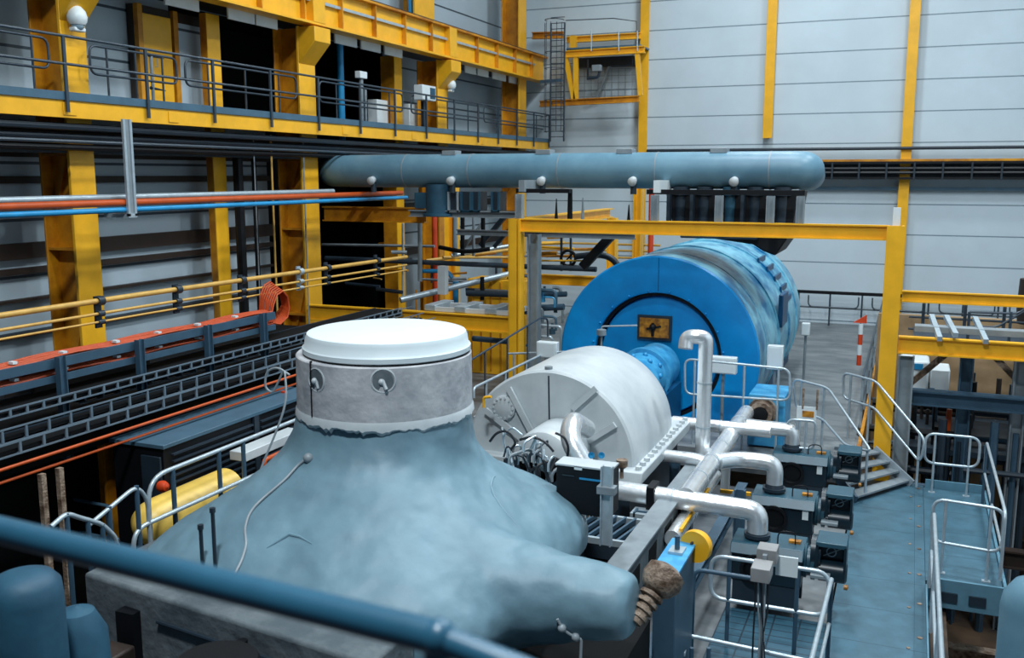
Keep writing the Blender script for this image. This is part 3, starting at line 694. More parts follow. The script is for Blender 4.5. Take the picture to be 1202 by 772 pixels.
for px in (437, 530, 636, 743, 862):
    p = at(px, 212, 'y', YD-RD)
    n = MB().lathe((p.x, YD-RD+.07, ZD-.17), (0,-1,-.35), [(0,.07),(.12,.08),(.13,.09),(.15,.09),(.18,.06),(.19,0)], 20).build('nozzle_cap', 'casing', t, label='white capped nozzle')
    MB().lathe((p.x, YD-RD+.05, ZD-.26), (0,0,-1), [(0,.06),(.2,.06)], 16).build('nozzle', 'dark', t)
for px in (530, 640, 735, 845):
    x = at(px, 178, 'y', YD).x
    MB().box((x-.16, YD-.15, ZD+RD-.03), (x+.16, YD+.15, ZD+RD+.07)).build('top_pad', 'greysteel', t, .01)
# duct supports on the portal frame
for k, px in enumerate((612, 770, 845, 905, 940)):
    x = at(px, 250, 'y', YF+.1).x
    t = thing('duct_support', ['grey duct support at the left corner of the portal frame', 'pale duct support left of the black hopper', 'grey duct support in front of the black hopper', 'grey duct support right of the hopper middle', 'grey duct support at the right end of the big duct'][k], 'support', (x, YF+.1, zt), 'supports of the big duct')
    MB().ibeam((x, YF+.0, zt+.002), (x, YF+.0, -.37), .14, .12, .02, up=(1,0,0)).build('leg', 'greysteel', t)
    if k < 2: MB().box((x-.06, YF+.1, -.33), (x+.06, YF+1.0, -.1)).build('saddle', 'white' if k == 1 else 'greysteel', t)
a, b = at(610, 227, 'y', YF+.4), at(672, 227, 'y', YF+.4)
one('saddle_beam', MB().box((a.x, YF+.2, -.35), (b.x, YF+.32, -.27)), 'black', 'black cross beam under the big duct above the left portal corner', 'beam')
a, b = at(762, 227, 'y', YF+.4), at(946, 227, 'y', YF+.4)
one('saddle_beam', MB().box((a.x, YF+.2, -.36), (b.x, YF+.34, -.27)), 'black', 'black cross beam under the right end of the big duct', 'beam')
# black hopper from duct to generator
t = thing('busbar_hopper', 'black ragged hopper between the big duct and the top of the generator', 'hopper', (-3.7, 19.6, -1.6))
x0, x1 = at(786, 240, 'y', 18.9).x, at(940, 240, 'y', 18.9).x
MB().prism([(x0, 18.5, -.3), (x1, 18.5, -.3), (x1-.1, 18.5, -1.0), (x1-.2, 18.5, -1.22), (x1-.38, 18.5, -1.5), (x1-.6, 18.5, -1.42), (x1-.8, 18.5, -1.3), (x0+.9, 18.5, -1.2), (x0+.2, 18.5, -1.12)], (0, 1.6, 0)).build('hood', 'black', t, .03)
for k, f in enumerate((.12, .3, .5, .68, .88)):
    x = x0+(x1-x0)*f
    MB().lathe((x, 18.6, -.22), (0,0,-1), [(0,.16),(.1,.16),(.1,.2),(.16,.2),(.16,.14),(.8,.13)], 20).build('bushing', 'teal' if k == 2 else 'dark', t)
    MB().box((x-.22, 18.3, -.95), (x-.16, 18.5, -.3)).build('rib', 'dark', t)
MB().box((x0+.35, 18.35, -1.2), (x1-.7, 18.5, -1.08)).build('lower_flange', 'dark', t, .02)
# teal hanging duct + dark boxes
p0, p1 = at(502, 215, 'y', 18.7), at(530, 215, 'y', 18.7)
t = thing('hanging_duct', 'teal round duct hanging with a flange below the left half of the big duct', 'duct', ((p0.x+p1.x)/2, 18.7, -1))
c = V(((p0.x+p1.x)/2, 18.7, -.2)); zz = at(516, 253, 'y', 18.7).z
MB().lathe(c, (0,0,-1), [(0,.3),(-zz-.2-.05,.3),(-zz-.2-.05,.37),(-zz-.2,.37),(-zz-.2,0)], 32).build('shell', 'teal', t)
MB().box((p0.x-.28, 18.6, zz+.15), (p0.x+.05, 18.9, -.38)).build('side_box', 'teal', t, .01)
for k, (x0p, x1p) in enumerate(((526, 537), (541, 552), (554, 562), (577, 585))):
    a, b = at(x0p, 225, 'y', 18.5), at(x1p, 248, 'y', 18.5)
    t = thing('valve_box', ['dark square box next to the teal hanging duct, pale rim', 'dark square box second right of the teal hanging duct', 'dark square box third right of the teal hanging duct', 'slim teal box farthest right below the big duct'][k], 'box', ((a.x+b.x)/2, 18.6, b.z))
    MB().box((a.x, 18.55, b.z), (b.x, 18.95, a.z)).build('body', 'dark', t, .01)
    MB().box((a.x-.02, 18.5, b.z-.02), (b.x+.02, 18.55, b.z+.02)).build('rim', 'galv' if k == 0 else 'teal', t)
    MB().box((a.x-.02, 18.5, b.z-.02), (a.x+.02, 18.55, a.z)).build('rim', 'galv' if k == 0 else 'teal', t)
    MB().box((b.x-.02, 18.5, b.z-.02), (b.x+.02, 18.55, a.z)).build('rim', 'galv' if k == 0 else 'teal', t)
a, b = at(545, 246, 'y', 18.4), at(606, 246, 'y', 18.4)
one('support_beam', MB().ibeam((a.x-1.4, 18.6, a.z-.1), (b.x, 18.6, a.z-.1), .14, .2, .02), 'greysteel', 'grey beam below the dark boxes of the big duct', 'beam')
# small dark clamp posts above the frame
for k, (px, py0, py1) in enumerate(((669, 222, 248), (653, 233, 250), (684, 232, 248), (738, 240, 252))):
    p = at(px, py1, 'y', 19.0); q = at(px, py0, 'y', 19.0)
    t = thing('pipe_stand', ['thick black stand behind the portal crossbeam, left part', 'small dark pointed stand left of the thick black one', 'small pale pointed stand right of the thick black one', 'dark bent valve stem beside the far yellow column'][k], 'stand', (p.x, 19, p.z-.3))
    MB().tube([(p.x, 19, p.z-.3), (p.x, 19, q.z)], [.06, .05] if k == 0 else [.05, .01], 8).build('stem', 'black' if k != 2 else 'galv', t)
    MB().box((p.x-.14, 18.9, p.z-.32), (p.x+.14, 19.1, p.z-.28)).build('base', 'dark', t)
one('grey_beam', MB().ibeam((-9.2, 19.0, at(660, 250, 'y', 19).z-.45), (-5.2, 19.0, at(660, 250, 'y', 19).z-.45), .12, .14, .02), 'greysteel', 'grey beam carrying the small stands behind the portal crossbeam', 'beam')

# ------------------------------------------------------------------ generator
GX, GZ, GR, G0, G1 = -4.45, -3.5, 1.97, 18.0, 25.3
t = thing('generator', 'big bright blue cylindrical generator under the yellow portal frame', 'generator', (GX, (G0+G1)/2, FZ))
O = V((GX, 0, GZ)); Y = V((0,1,0))
MB().lathe((GX, G0, GZ), Y, [(.42,1.22),(.02,1.26),(0,1.3),(0,GR-.03),(.03,GR)], 96).build('front_ring', 'gen', t)
MB().lathe((GX, G0, GZ), Y, [(.03,GR),(.9,GR),(.9,GR-.03),(.98,GR-.03),(.98,GR),(2.6,GR),(2.6,GR+.03),(2.75,GR+.03),(2.75,GR),(4.4,GR),(4.4,GR+.035),(4.52,GR+.035),(4.52,GR),(5.9,GR),(5.9,GR+.03),(6.1,GR+.03),(6.1,GR-.02),(7.2,GR-.04),(7.3,GR-.3),(7.3,0)], 96).build('shell', 'genside', t)
MB().lathe((GX, G0+.42, GZ), Y, [(0,1.24),(0,0)], 72).build('recess_plate', 'gendark', t)
MB().lathe((GX, G0+.1, GZ), Y, [(0,1.25),(.0,1.19),(.05,1.19),(.05,1.25)], 72, a0=PI*0, a1=PI*2).build('recess_ring', 'black', t)
# stepped end bell inside the recess
MB().lathe((GX, G0+.02, GZ), Y, [(.4,1.17),(.2,1.17),(.17,1.15),(.17,.0)], 72).build('end_bell', 'gen', t)
p = at(769, 384, 'y', G0+.2)
w = MB().box((p.x-.34, G0+.13, p.z-.24), (p.x+.34, G0+.2, p.z+.24)).build('window_frame', 'dark', t)
MB().box((p.x-.29, G0+.11, p.z-.19), (p.x+.29, G0+.135, p.z+.19)).build('window_pane', 'amber', w, label='amber window pane')
mb = MB(); mb.tube([(p.x-.02, G0+.09, p.z-.16), (p.x-.02, G0+.09, p.z+.1)], .03, 8); mb.tube([(p.x-.14, G0+.09, p.z-.02), (p.x+.14, G0+.09, p.z+.04)], .02, 8)
mb.sphere((p.x-.02, G0+.09, p.z+.02), .07, 12, 8); mb.build('instrument', 'black', w)
# seam and lugs of the ring
MB().box((GX+.0, G0-.006, GZ+1.3), (GX+.012, G0, GZ+GR-.03)).build('ring_seam', 'gendark', t)
for a in range(0, 12):
    an = math.radians(-10+a*18)
    MB().sphere((GX+1.3*math.cos(an), G0-.01, GZ+1.3*math.sin(an)), .022, 8, 6).build('bolt', 'gen', t)
# the plain flat feet
for s in (-1, 1):
    MB().box((GX+s*1.3, G0+.3, FZ), (GX+s*1.72, G1-.3, FZ+.3)).build('foot', 'gendark', t, .02)
MB().box((GX+1.93, 20.7, GZ+.3), (GX+2.03, 21.6, GZ+1.0)).build('side_hatch', 'gendark', t, .02)
for k in range(5): MB().bar(V((GX+GR*math.cos(.9-.14*k)+.02, 22.3, GZ+GR*math.sin(.9-.14*k)+.02)), V((GX+GR*math.cos(.9-.14*k)+.02, 23.3, GZ+GR*math.sin(.9-.14*k)+.02)), .05, .12).build('lifting_rib', 'gendark', t)
# small white cabinets on posts along generator
for k, (px, py, w, h) in enumerate(((910, 419, .14, .22), (849, 428, .24, .15), (643, 410, .2, .15), (946, 386, .09, .14))):
    y = (17.7, 16.9, 16.6, 22.5)[k]; p = at(px, py, 'y', y)
    t = thing('instrument_cabinet', ['white upright cabinet on a stand at the right foot of the generator', 'white flat cabinet behind the hooked silver pipe', 'white flat cabinet left of the generator, by the portal column', 'small white cabinet far along the right side of the generator'][k], 'cabinet', (p.x, y, FZ))
    MB().box((p.x-w, y-.08, p.z-h), (p.x+w, y+.08, p.z+h)).build('body', 'white', t, .012)
    MB().box((p.x-w*.8, y-.09, p.z-h*.85), (p.x+w*.8, y-.08, p.z+h*.85)).build('door', 'white', t)
    MB().tube([(p.x, y+.02, FZ), (p.x, y+.02, p.z-h)], .03, 8).build('stand', 'greysteel', t)
# blue pump with rust-coloured end beside the generator
p = at(899, 478, 'y', 16.6)
t = thing('seal_oil_pump', 'bright blue block with a rusty round port at the right foot of the generator', 'pump', (p.x, 16.9, DZ))
MB().box((p.x-.3, 16.6, p.z-.7), (p.x+.32, 17.5, p.z+.22)).build('body', 'lightblue', t, .02)
MB().lathe((p.x-.05, 16.6, p.z-.06), (0,-1,0), [(0,.24),(.12,.24),(.12,.2),(.3,.2),(.3,.13),(.1,.12),(.1,0)], 28).build('round_port', 'rust', t)
MB().tube([(p.x-.05, 16.3, p.z-.06), (p.x-.05, 16.25, p.z-.06)], .12, 20).build('bore', 'black', t)
# ------------------------------------------------------------------ lagged casing with neck (foreground)
NX, NY = -4.47, 7.65
t = thing('lagged_casing', 'huge blue-grey lagged turbine casing with a grey round neck and white lid', 'turbine casing', (NX, NY, -5.0))
CASING = t
prof = [(-2.0,.80),(-2.2,.82),(-2.4,.86),(-2.58,.93),(-2.72,1.04),(-2.85,1.22),(-2.97,1.47),(-3.1,1.72),(-3.25,1.93),(-3.42,2.1),(-3.62,2.12),(-3.72,2.0)]
mb = MB(); seg = 72; vs = []; fs = []
for i, (z, r) in enumerate(prof):
    k = min(1, i/9.0)
    for j in range(seg):
        a = 2*PI*j/seg; ca, sa = math.cos(a), math.sin(a)
        e = 2/(2+1.4*k); sx = abs(ca)**e*(1 if ca >= 0 else -1); sy = abs(sa)**e*(1 if sa >= 0 else -1)
        rx = r*(1.0-.09*k if ca < 0 else 1-.13*k); ry = r*(1.0 if sa > 0 else .92)
        sag = .12*k*math.cos(3*a+.6)*(.5)
        fz = .17*max(0, -sa)*math.exp(-((i-4.5)/2.2)**2)
        vs.append((NX+sx*rx-.08*k, NY+sy*ry-.15*k, z+sag*.5+fz-.07*k*max(0,-ca)))
for i in range(len(prof)-1):
    for j in range(seg): fs.append((i*seg+j, i*seg+(j+1)%seg, (i+1)*seg+(j+1)%seg, (i+1)*seg+j))
fs.append(list(range(seg))[::-1]); fs.append([(len(prof)-1)*seg+j for j in range(seg)])
mb.add(vs, fs, True)
# pipe stub reaching right, shoulder swelling behind it
s0, s1 = V((-3.3, 6.95, -3.45)), at(746, 712, 'y', 6.95)
mb.tube([s0, s0.lerp(s1, .35), s0.lerp(s1, .7), s1-V((.05,0,0)), s1], [.6,.43,.33,.29,.22], 28)
body = mb.build('lagging', 'lag', t)
rm = body.modifiers.new('remesh', 'REMESH'); rm.mode = 'VOXEL'; rm.voxel_size = .035; rm.use_smooth_shade = True
sm = body.modifiers.new('smooth', 'SMOOTH'); sm.factor = .9; sm.iterations = 14
tx = bpy.data.textures.new('lumps', 'CLOUDS'); tx.noise_scale = .42; tx.noise_depth = 2
dm = body.modifiers.new('lumps', 'DISPLACE'); dm.texture = tx; dm.strength = .07; dm.mid_level = .5; dm.texture_coords = 'LOCAL'
neck = MB().lathe((NX, NY, -2.16), (0,0,1), [(0,.70),(0,.81),(.06,.815),(.535,.81),(.545,.80),(.545,.0)], 96).build('neck', 'neck', t, label='grey plastered round neck')
vs = []; nn_ = 180
for j in range(nn_):
    a = 2*PI*j/nn_; dz = .045*abs(noise.noise(V((math.cos(a)*4, math.sin(a)*4, 1))))*2+.03*abs(noise.noise(V((math.cos(a)*14, math.sin(a)*14, 3))))*2
    for r, z in ((.812, -2.09), (.826, -2.12), (.832, -2.15-dz*.6), (.80, -2.17-dz)): vs.append((NX+r*math.cos(a), NY+r*math.sin(a), z))
MB().add(vs, [(j*4+i, ((j+1)%nn_)*4+i, ((j+1)%nn_)*4+i+1, j*4+i+1) for j in range(nn_) for i in range(3)], True).build('plaster_skirt', 'casing', neck, label='ragged pale plaster edge')
for px, py in ((372, 446), (450, 447)):
    d = at(px, py, 'z', -1.86); dd = V((d.x-NX, d.y-NY, 0)); 
    # direction from the neck axis to where the view ray meets the cylinder
    best = min(((V((NX+.81*math.cos(b), NY+.81*math.sin(b), 0)), b) for b in [math.radians(x) for x in range(180, 360)]), key=lambda q: abs((601+FPX*(V((q[0].x, q[0].y, -1.86)).dot(RT))/V((q[0].x, q[0].y, -1.86)).dot(FW))-px))
    c = V((best[0].x, best[0].y, 0)); zc = at(px, py, 'y', c.y).z; c.z = zc; nrm = V((math.cos(best[1]), math.sin(best[1]), 0))
    h = MB().lathe(c-nrm*.03, nrm, [(.0,.115),(.032,.11),(.035,.1),(.02,.09),(-.02,.088)], 28).build('port_rim', 'casing', neck)
    MB().lathe(c-nrm*.03, nrm, [(.031,.09),(.031,0)], 28).build('port_hole', 'block', h)
    mbb = MB(); mbb.sphere(c-nrm*.0+V((-.015,0,-.01)), .03, 10, 8); mbb.tube([c+nrm*.0, c+nrm*.01+V((.03,0,-.07))], .015, 8)
    mbb.build('port_plug', 'casing', h)
MB().box((NX-.3, NY-.775, -2.1), (NX-.295, NY-.74, -1.6)).build('neck_seam', 'black', neck)
lid = MB().lathe((NX+.03, NY+.0, -1.6), (0,0,1), [(0,.76),(.01,.775),(.05,.775),(.07,.755),(.14,.745),(.175,.73),(.185,.70),(.19,.0)], 96).build('lid', 'lid', t, label='white round lid')
MB().lathe((NX+.03, NY, -1.605), (0,0,1), [(-.025,.75),(-.025,.765),(.005,.765),(.005,.74)], 72).build('gasket', 'black', lid)  # black ring standing in for the shadow gap below the lid
bpy.context.view_layer.update()
_dg = bpy.context.evaluated_depsgraph_get(); _ev = body.evaluated_get(_dg); _mi = body.matrix_world.inverted()
def on_lagging(px, py, off=.012):
    d = at(px, py, 'y', 10).normalized(); o = _mi @ V((0,0,0)); q = (_mi @ d)-o
    ok, loc, nrm, _ = _ev.ray_cast(o, q.normalized())
    if not ok: return at(px, py, 'y', 6.5)
    return (body.matrix_world @ loc)+nrm*off
for k, (pb, pt) in enumerate((((238, 667), (236, 617)), ((253, 668), (249, 597)))):
    p = on_lagging(*pb, 0); z = at(*pt, 'y', p.y).z
    one('rod', MB().tube([p-V((0,0,.1)), V((p.x, p.y, z))], .016, 8).tube([V((p.x, p.y, z-.03)), V((p.x, p.y, z+.01))], .024, 8), 'dark',
        ['dark short upright rod by the lagged casing, the left and shorter of the two', 'dark upright rod by the lagged casing, the right and taller of the two'][k], 'rod')
# grey cable laid over the lagging
cb = [on_lagging(*p) for p in ((363, 538), (352, 545), (336, 563), (322, 575), (310, 585), (298, 597), (292, 607), (288, 622), (290, 640), (285, 658), (276, 675))]
one('draped_cable', MB().tube(fillet(cb, .05, 3), .012, 8).sphere(cb[0], .045, 10, 8), 'cableg', 'grey cable draped over the left shoulder of the lagged casing', 'cable')
cr = [on_lagging(*p, .0) for p in ((313, 643), (328, 634), (340, 627), (352, 630), (366, 638))]
w_ = MB().tube(cr, [.004,.014,.016,.012,.004], 8).build('crease', 'lag', CASING)
cr = [on_lagging(*p, -.004) for p in ((586, 556), (579, 560), (576, 570), (580, 582), (588, 594), (598, 606), (612, 620))]
MB().tube(cr, [.004,.012,.014,.014,.012,.01,.004], 8).build('crease', 'lag', CASING)
cb = [at(*p) for p in ((340,440,'y',8.2),(325,430,'y',8.2),(312,436,'y',8.2),(311,455,'y',8.2),(320,462,'y',8.2),(328,445,'y',8.2),(334,432,'y',8.2),(337,470,'y',8.1),(325,505,'y',8.0),(308,545,'y',7.9),(298,575,'y',7.8))]
one('hanging_cable', MB().tube(fillet(cb, .3, 5), .012, 8), 'cableg', 'pale cable coiled and hanging left of the grey neck', 'cable')
cb = [on_lagging(*p, .02) for p in ((655, 725), (660, 735), (668, 741), (676, 745), (683, 747))]; cb += [cb[-1]+V((0,-.02,-.2)), cb[-1]+V((-.02,0,-.6))]
one('stub_cable', MB().tube(fillet(cb, .05, 4), .012, 8).sphere(cb[1], .035).sphere(cb[3], .035), 'cableg', 'pale hanging cable with two knots under the right end of the lagged casing', 'cable')

# rendered block under the casing
a, b = at(98, 672, 'z', -3.25), at(397, 767, 'z', -3.25)
d = (b-a).normalized(); e = a+d*3.0
t = CASING
MB().prism([(a.x, a.y, DZ), (e.x, e.y, DZ), (e.x, e.y+.6, DZ), (a.x, a.y+1.6, DZ)], (0, 0, -3.25-DZ)).build('plinth_block', 'block', t, .03, 'grey rendered block underneath')
nn = V((d.y, -d.x, 0))
MB().box((-3.9, 5.6, DZ), (-2.0, 8.1, -4.02)).build('dark_skirt', 'void', t)  # black box added to stand in for the shade under the stub
q = a+d*.62; MB().box((q.x-.12, q.y-.09, -5.0), (q.x+.06, q.y+.05, -3.42)).build('dark_slot', 'black', t)
q1, q2 = a+d*.9+nn*.02-V((0,0,.2)), a+d*2.9+nn*.02-V((0,0,.2))
MB().tube([q1, q2], .018, 8).build('edge_pipe', 'dark', t)
q = a+d*2.0+nn*.03; MB().tube(fillet([q+V((0,0,-.25)), q+V((0,0,-.45)), q+d*1.2+V((0,0,-.5)), q+d*1.25+V((0,0,-1))], .1), .016, 8).build('edge_pipe', 'greysteel', t)
q = a+d*1.85+nn*.05; MB().tube([q+V((0,0,-.1)), q+V((0,0,-1.4))], .04, 10).build('down_pipe', 'black', t)
p = at(125, 765, 'y', 5.2)
one('wooden_crate', MB().box((p.x-.2, 5.0, -5.0), (p.x+.2, 5.3, p.z+.05)), 'girt', 'small brown crate in front of the grey block at the bottom left', 'crate', None, .02)
p = at(248, 765, 'y', 4.9)
one('black_drum', MB().lathe((p.x, 4.95, -5.0), (0,0,1), [(0,.3),(p.z+4.88,.3),(p.z+4.92,.28),(p.z+4.92,0)], 28), 'black', 'round black drum top at the bottom edge in front of the grey block', 'drum')
# teal covered vessels bottom left
p = at(28, 690, 'y', 4.2)
t = thing('covered_vessel', 'round vessel under a dark teal cover in the bottom left corner', 'vessel', (p.x, 4.25, DZ))
MB().lathe((p.x-.05, 4.25, DZ), (0,0,1), [(0,.24),(p.z-DZ-.1,.23),(p.z-DZ,.22),(p.z-DZ+.06,.17),(p.z-DZ+.09,.08),(p.z-DZ+.09,0)], 32).build('cover', 'teal', t)
p2 = at(85, 745, 'y', 4.7)
one('covered_vessel', MB().lathe((p2.x+.0, 4.75, DZ), (0,0,1), [(0,.26),(p2.z-DZ,.2),(p2.z-DZ+.16,.12),(p2.z-DZ+.2,0)], 28), 'teal', 'smaller teal covered hump right of the round covered vessel', 'vessel')
# near blurred rail the photographer stood behind
a, b = at(-60, 607, 'z', -.80), at(515, 748, 'z', -.80)
t = thing('near_handrail', 'thick dark teal handrail, out of focus, across the bottom left foreground', 'handrail', (a+b)/2-V((0,0,.9)))
MB().tube([a-(b-a)*.4, b], .031, 20).build('rail', 'tealrail', t)
MB().sphere(b, .034, 20, 14).build('ball_joint', 'tealrail', t)
MB().tube([b, b-V((0,0,1.0))], .026, 18).build('post', 'tealrail', t)
c = b+V((.62, -.05, -.08))
MB().tube([b, c], .024, 18).build('rail', 'tealrail', t)

# ------------------------------------------------------------------ white turbine casing
t = thing('white_casing', 'pale grey-white half-round turbine casing with bolted flange and round manhole', 'turbine casing', (-4.45, 12, DZ))
CXX, CR, F0, F1, FLZ = -4.45, 1.22, 12.0, 14.7, -3.85
N_ = 48
def arc(y, r, f=1.0): return [(CXX+r*math.cos(PI*j/N_), y, FLZ+r*f*math.sin(PI*j/N_)) for j in range(N_+1)]
rings = [arc(F0, CR-.03), arc(F0+.03, CR), arc(13.9, CR), arc(14.3, CR*.97), arc(14.6, CR*.88), arc(14.75, CR*.7)]
vs = [v for r in rings for v in r]; n1 = N_+1
fs = [(i*n1+j, i*n1+j+1, (i+1)*n1+j+1, (i+1)*n1+j) for i in range(len(rings)-1) for j in range(N_)]
mbx = MB().add(vs, fs, True); b0 = len(rings)-1
mbx.add(rings[0], [list(range(n1))]); mbx.add(rings[-1], [list(range(n1))[::-1]])
mbx.build('upper_casing', 'casing', t)
MB().box((CXX-1.5, F0-.2, FLZ-.16), (CXX+CR+.16, 14.9, FLZ)).build('joint_flange', 'casing', t, .02)
MB().box((CXX-1.3, F0, DZ), (CXX+CR-.05, 14.8, FLZ-.16)).build('lower_casing', 'dark', t)
for k in range(14):
    MB().lathe((CXX+CR+.08, F0-.08+.215*k, FLZ), (0,0,1), [(0,.045),(.05,.045),(.055,.03),(.055,0)], 6).build('flange_bolt', 'casing', t)
n = V((0,-1,0)); fy = F0-.002
c = at(592, 478, 'y', fy)
MB().lathe(c, n, [(-.05,.175),(.04,.175),(.05,.16),(.05,0)], 32).build('manhole_cover', 'casing', t)
for k in range(14):
    a = 2*PI*k/14
    MB().lathe(c+V((math.cos(a), 0, math.sin(a)))*.145+n*.045, n, [(0,.016),(.02,.016),(.02,0)], 6).build('cover_bolt', 'casing', t)
for (p, q) in (((597, 455), (624, 507)), ((570, 481), (612, 514)), ((688, 519), (722, 498)), ((672, 480), (700, 455))):
    A, B = at(*p, 'y', fy-.04), at(*q, 'y', fy-.04)
    MB().bar(A, B, .08, .05, up=n).build('rib', 'casing', t)
A = at(644, 440, 'y', F0+.1)
MB().lathe(A, (0,0,1), [(-.1,.03),(.02,.03),(.06,.055),(.12,.055),(.12,0)], 12).build('vent_cap', 'greysteel', t)
A, B = at(644, 441, 'y', fy-.005), at(645, 505, 'y', fy-.005)
MB().bar(A, B, .02, .01, up=n).build('seam', 'dark', t)
# yellow clip at left
p = at(571, 470, 'y', 11.6)
one('yellow_hook', MB().tube(fillet([p+V((-.04,0,-.1)), p+V((-.04,0,.04)), p+V((.07,0,.06))], .03), .02, 8), 'yellow', 'small orange-yellow hook at the left edge of the white casing', 'hook')
# domed bearing cover in front of the white casing, with pipework tangle
p = at(636, 522, 'y', 11.3)
t = thing('bearing_housing', 'pale domed bearing housing behind the pipe tangle, against the white casing face', 'bearing housing', (p.x, 11.4, DZ))
MB().lathe((p.x+.02, 11.2, p.z-.22), (0,1,0), [(0,0),(0,.3),(.06,.4),(.12,.42),(.78,.42)], 40).build('cover', 'casing', t)
MB().box((p.x-.5, 11.2, DZ), (p.x+.45, 11.75, p.z-.22)).build('base', 'dark', t)
rr = random.Random(3)
for k in range(26):
    x = rr.uniform(588, 650); y0 = rr.uniform(9.0, 9.35)
    py = 508 + (x-588)*.42+rr.uniform(0, 24)
    p0 = at(x, py, 'y', y0); p1 = p0+V((rr.uniform(-.15,.2), rr.uniform(-.1,.2), rr.uniform(-.02,.12))); p2 = p1+V((rr.uniform(-.08,.12), rr.uniform(-.1,.1), rr.uniform(-.3,-.08)))
    one('small_pipe', MB().tube(fillet([p0+V((0,0,-.1)), p0, p1, p2], .05, 3), rr.uniform(.009,.02), 6), rr.choice(['galv','dark','cable','galv','greysteel']),
        'thin pipe in the tangle between the lagged casing and the bearing housing', 'pipe', 'thin pipes in front of the white casing')
for k, (pp) in enumerate((((575,518),(583,507),(597,505),(606,520),(600,527)), ((610,516),(625,512),(640,518),(650,530)), ((652,508),(662,512),(668,525),(664,545)))):
    one('black_cable', MB().tube(fillet([at(a, b, 'y', 9.15) for a, b in pp], .08, 4), .014, 8), 'cable', ['black cable loop at the left end of the pipe tangle', 'black cable arching over the middle of the pipe tangle', 'black cable dropping beside the silver elbow pipe'][k], 'cable')
pts = [at(669, 490, 'y', 9.9), at(688, 500, 'y', 9.75)]
p = at(676, 520, 'y', 9.7)
t = thing('silver_elbow_pipe', 'fat silver lagged elbow pipe above the black control panel', 'pipe', p)
c0, c1, c2 = at(692, 552, 'y', 9.9), at(671, 512, 'y', 9.9), at(679, 497, 'y', 10.6)
MB().tube(fillet([at(692,556,'y',10.4), at(668,515,'y',10.5), at(672, 494, 'y', 10.8), at(688, 503, 'y', 11.6)], .3, 8), .125, 24).build('lagging', 'alu', t)
# black control panel with grey mast
p, q = at(653, 543, 'y', 8.7), at(716, 603, 'y', 8.7)
t = thing('control_panel', 'black control panel with white label between the lagged casing and the silver pipe', 'panel', ((p.x+q.x)/2, 8.8, -4.4))
MB().box((p.x, 8.7, q.z-.05), (q.x, 9.0, p.z-.02)).build('body', 'black', t, .01)
MB().box((p.x-.01, 8.69, p.z-.02), (q.x+.01, 8.95, p.z+.0)).build('top_cover', 'casing', t, .003)
a, b = at(674, 547, 'y', 8.69), at(683, 552, 'y', 8.69)
MB().box((a.x, 8.69, b.z), (b.x, 8.702, a.z)).build('label_plate', 'white', t)
a, b = at(680, 562, 'y', 8.69), at(705, 565, 'y', 8.69)
MB().box((a.x, 8.688, b.z-.005), (b.x, 8.702, b.z+.012)).build('handle_bar', 'bluepipe', t)
a, b = at(660, 556, 'y', 8.69), at(674, 559, 'y', 8.69)
MB().box((a.x, 8.688, b.z-.004), (b.x, 8.702, b.z+.006)).build('slot', 'dark', t)
for k in range(5):
    a = at(690+4*k, 606, 'y', 8.72); MB().tube([a, a+V((0,0,.06))], .01, 6).build('cable_gland', 'amber', t)
m0, m1 = at(712, 548, 'y', 8.6), at(712, 612, 'y', 8.6)
t = thing('grey_channel_post', 'grey slotted channel post at the right side of the black control panel', 'post', (m0.x, 8.62, -4.9))
MB().ibeam((m0.x, 8.62, m1.z-.25), (m0.x, 8.62, m0.z), .11, .08, .012, up=(1,0,0)).build('channel', 'galv', t)
MB().box((m0.x-.09, 8.57, (m0.z+m1.z)/2), (m0.x+.09, 8.68, (m0.z+m1.z)/2+.08)).build('clamp', 'greysteel', t, .005)
for k, px in enumerate((694, 706)):
    p = at(px, 534, 'y', 9.2)
    one('gauge', MB().lathe(p, (.3,-1,.2), [(-.05,.028),(.02,.034),(.02,.028),(.01,0)], 18), 'bluepipe', ['small blue-faced gauge above the black control panel, the left one', 'small blue-faced gauge above the black control panel, the right one'][k], 'gauge')
p = at(730, 548, 'y', 9.3); one('cup_lubricator', MB().lathe(p-V((0,0,.12)), (0,0,1), [(0,.02),(.1,.02),(.13,.06),(.2,.06),(.2,0)], 14), 'rust', 'small brown cup on a stem right of the gauges', 'lubricator')
# light blue shaft cover to the generator
t = thing('shaft_cover', 'light blue drum-shaped shaft cover between white casing and generator', 'shaft cover', (-4.45, 16, DZ))
MB().lathe((-4.42, 14.95, -3.66), (0,1,0), [(0,0),(0,.42),(.06,.45),(1.9,.45),(1.9,.52),(2.1,.52),(2.1,.45),(3.0,.45)], 48).build('drum', 'lightblue', t)
MB().box((-4.95, 15.0, DZ), (-3.9, 17.8, -3.9)).build('pedestal', 'gendark', t)
for k in range(5):
    a = .3+.35*k; MB().sphere((-4.42+.46*math.cos(a), 16.4+.25*(k%2), -3.66+.46*math.sin(a)), .05, 8, 6).build('lug', 'bluepipe', t)
p = at(706, 398, 'y', 16.8)
one('breather', MB().lathe(p-V((0,0,.2)), (0,0,1), [(0,.02),(.25,.02),(.28,.09),(.38,.09),(.4,0)], 12), 'greysteel', 'small grey funnel breather on a stem behind the white casing', 'breather')
a, b, c = at(706, 402, 'y', 17.0), at(706, 383, 'y', 17.0), at(748, 382, 'y', 17.0)
one('sense_pipe', MB().tube(fillet([a, b, c], .05), .018, 8), 'galv', 'thin pale pipe bent in front of the generator recess', 'pipe')

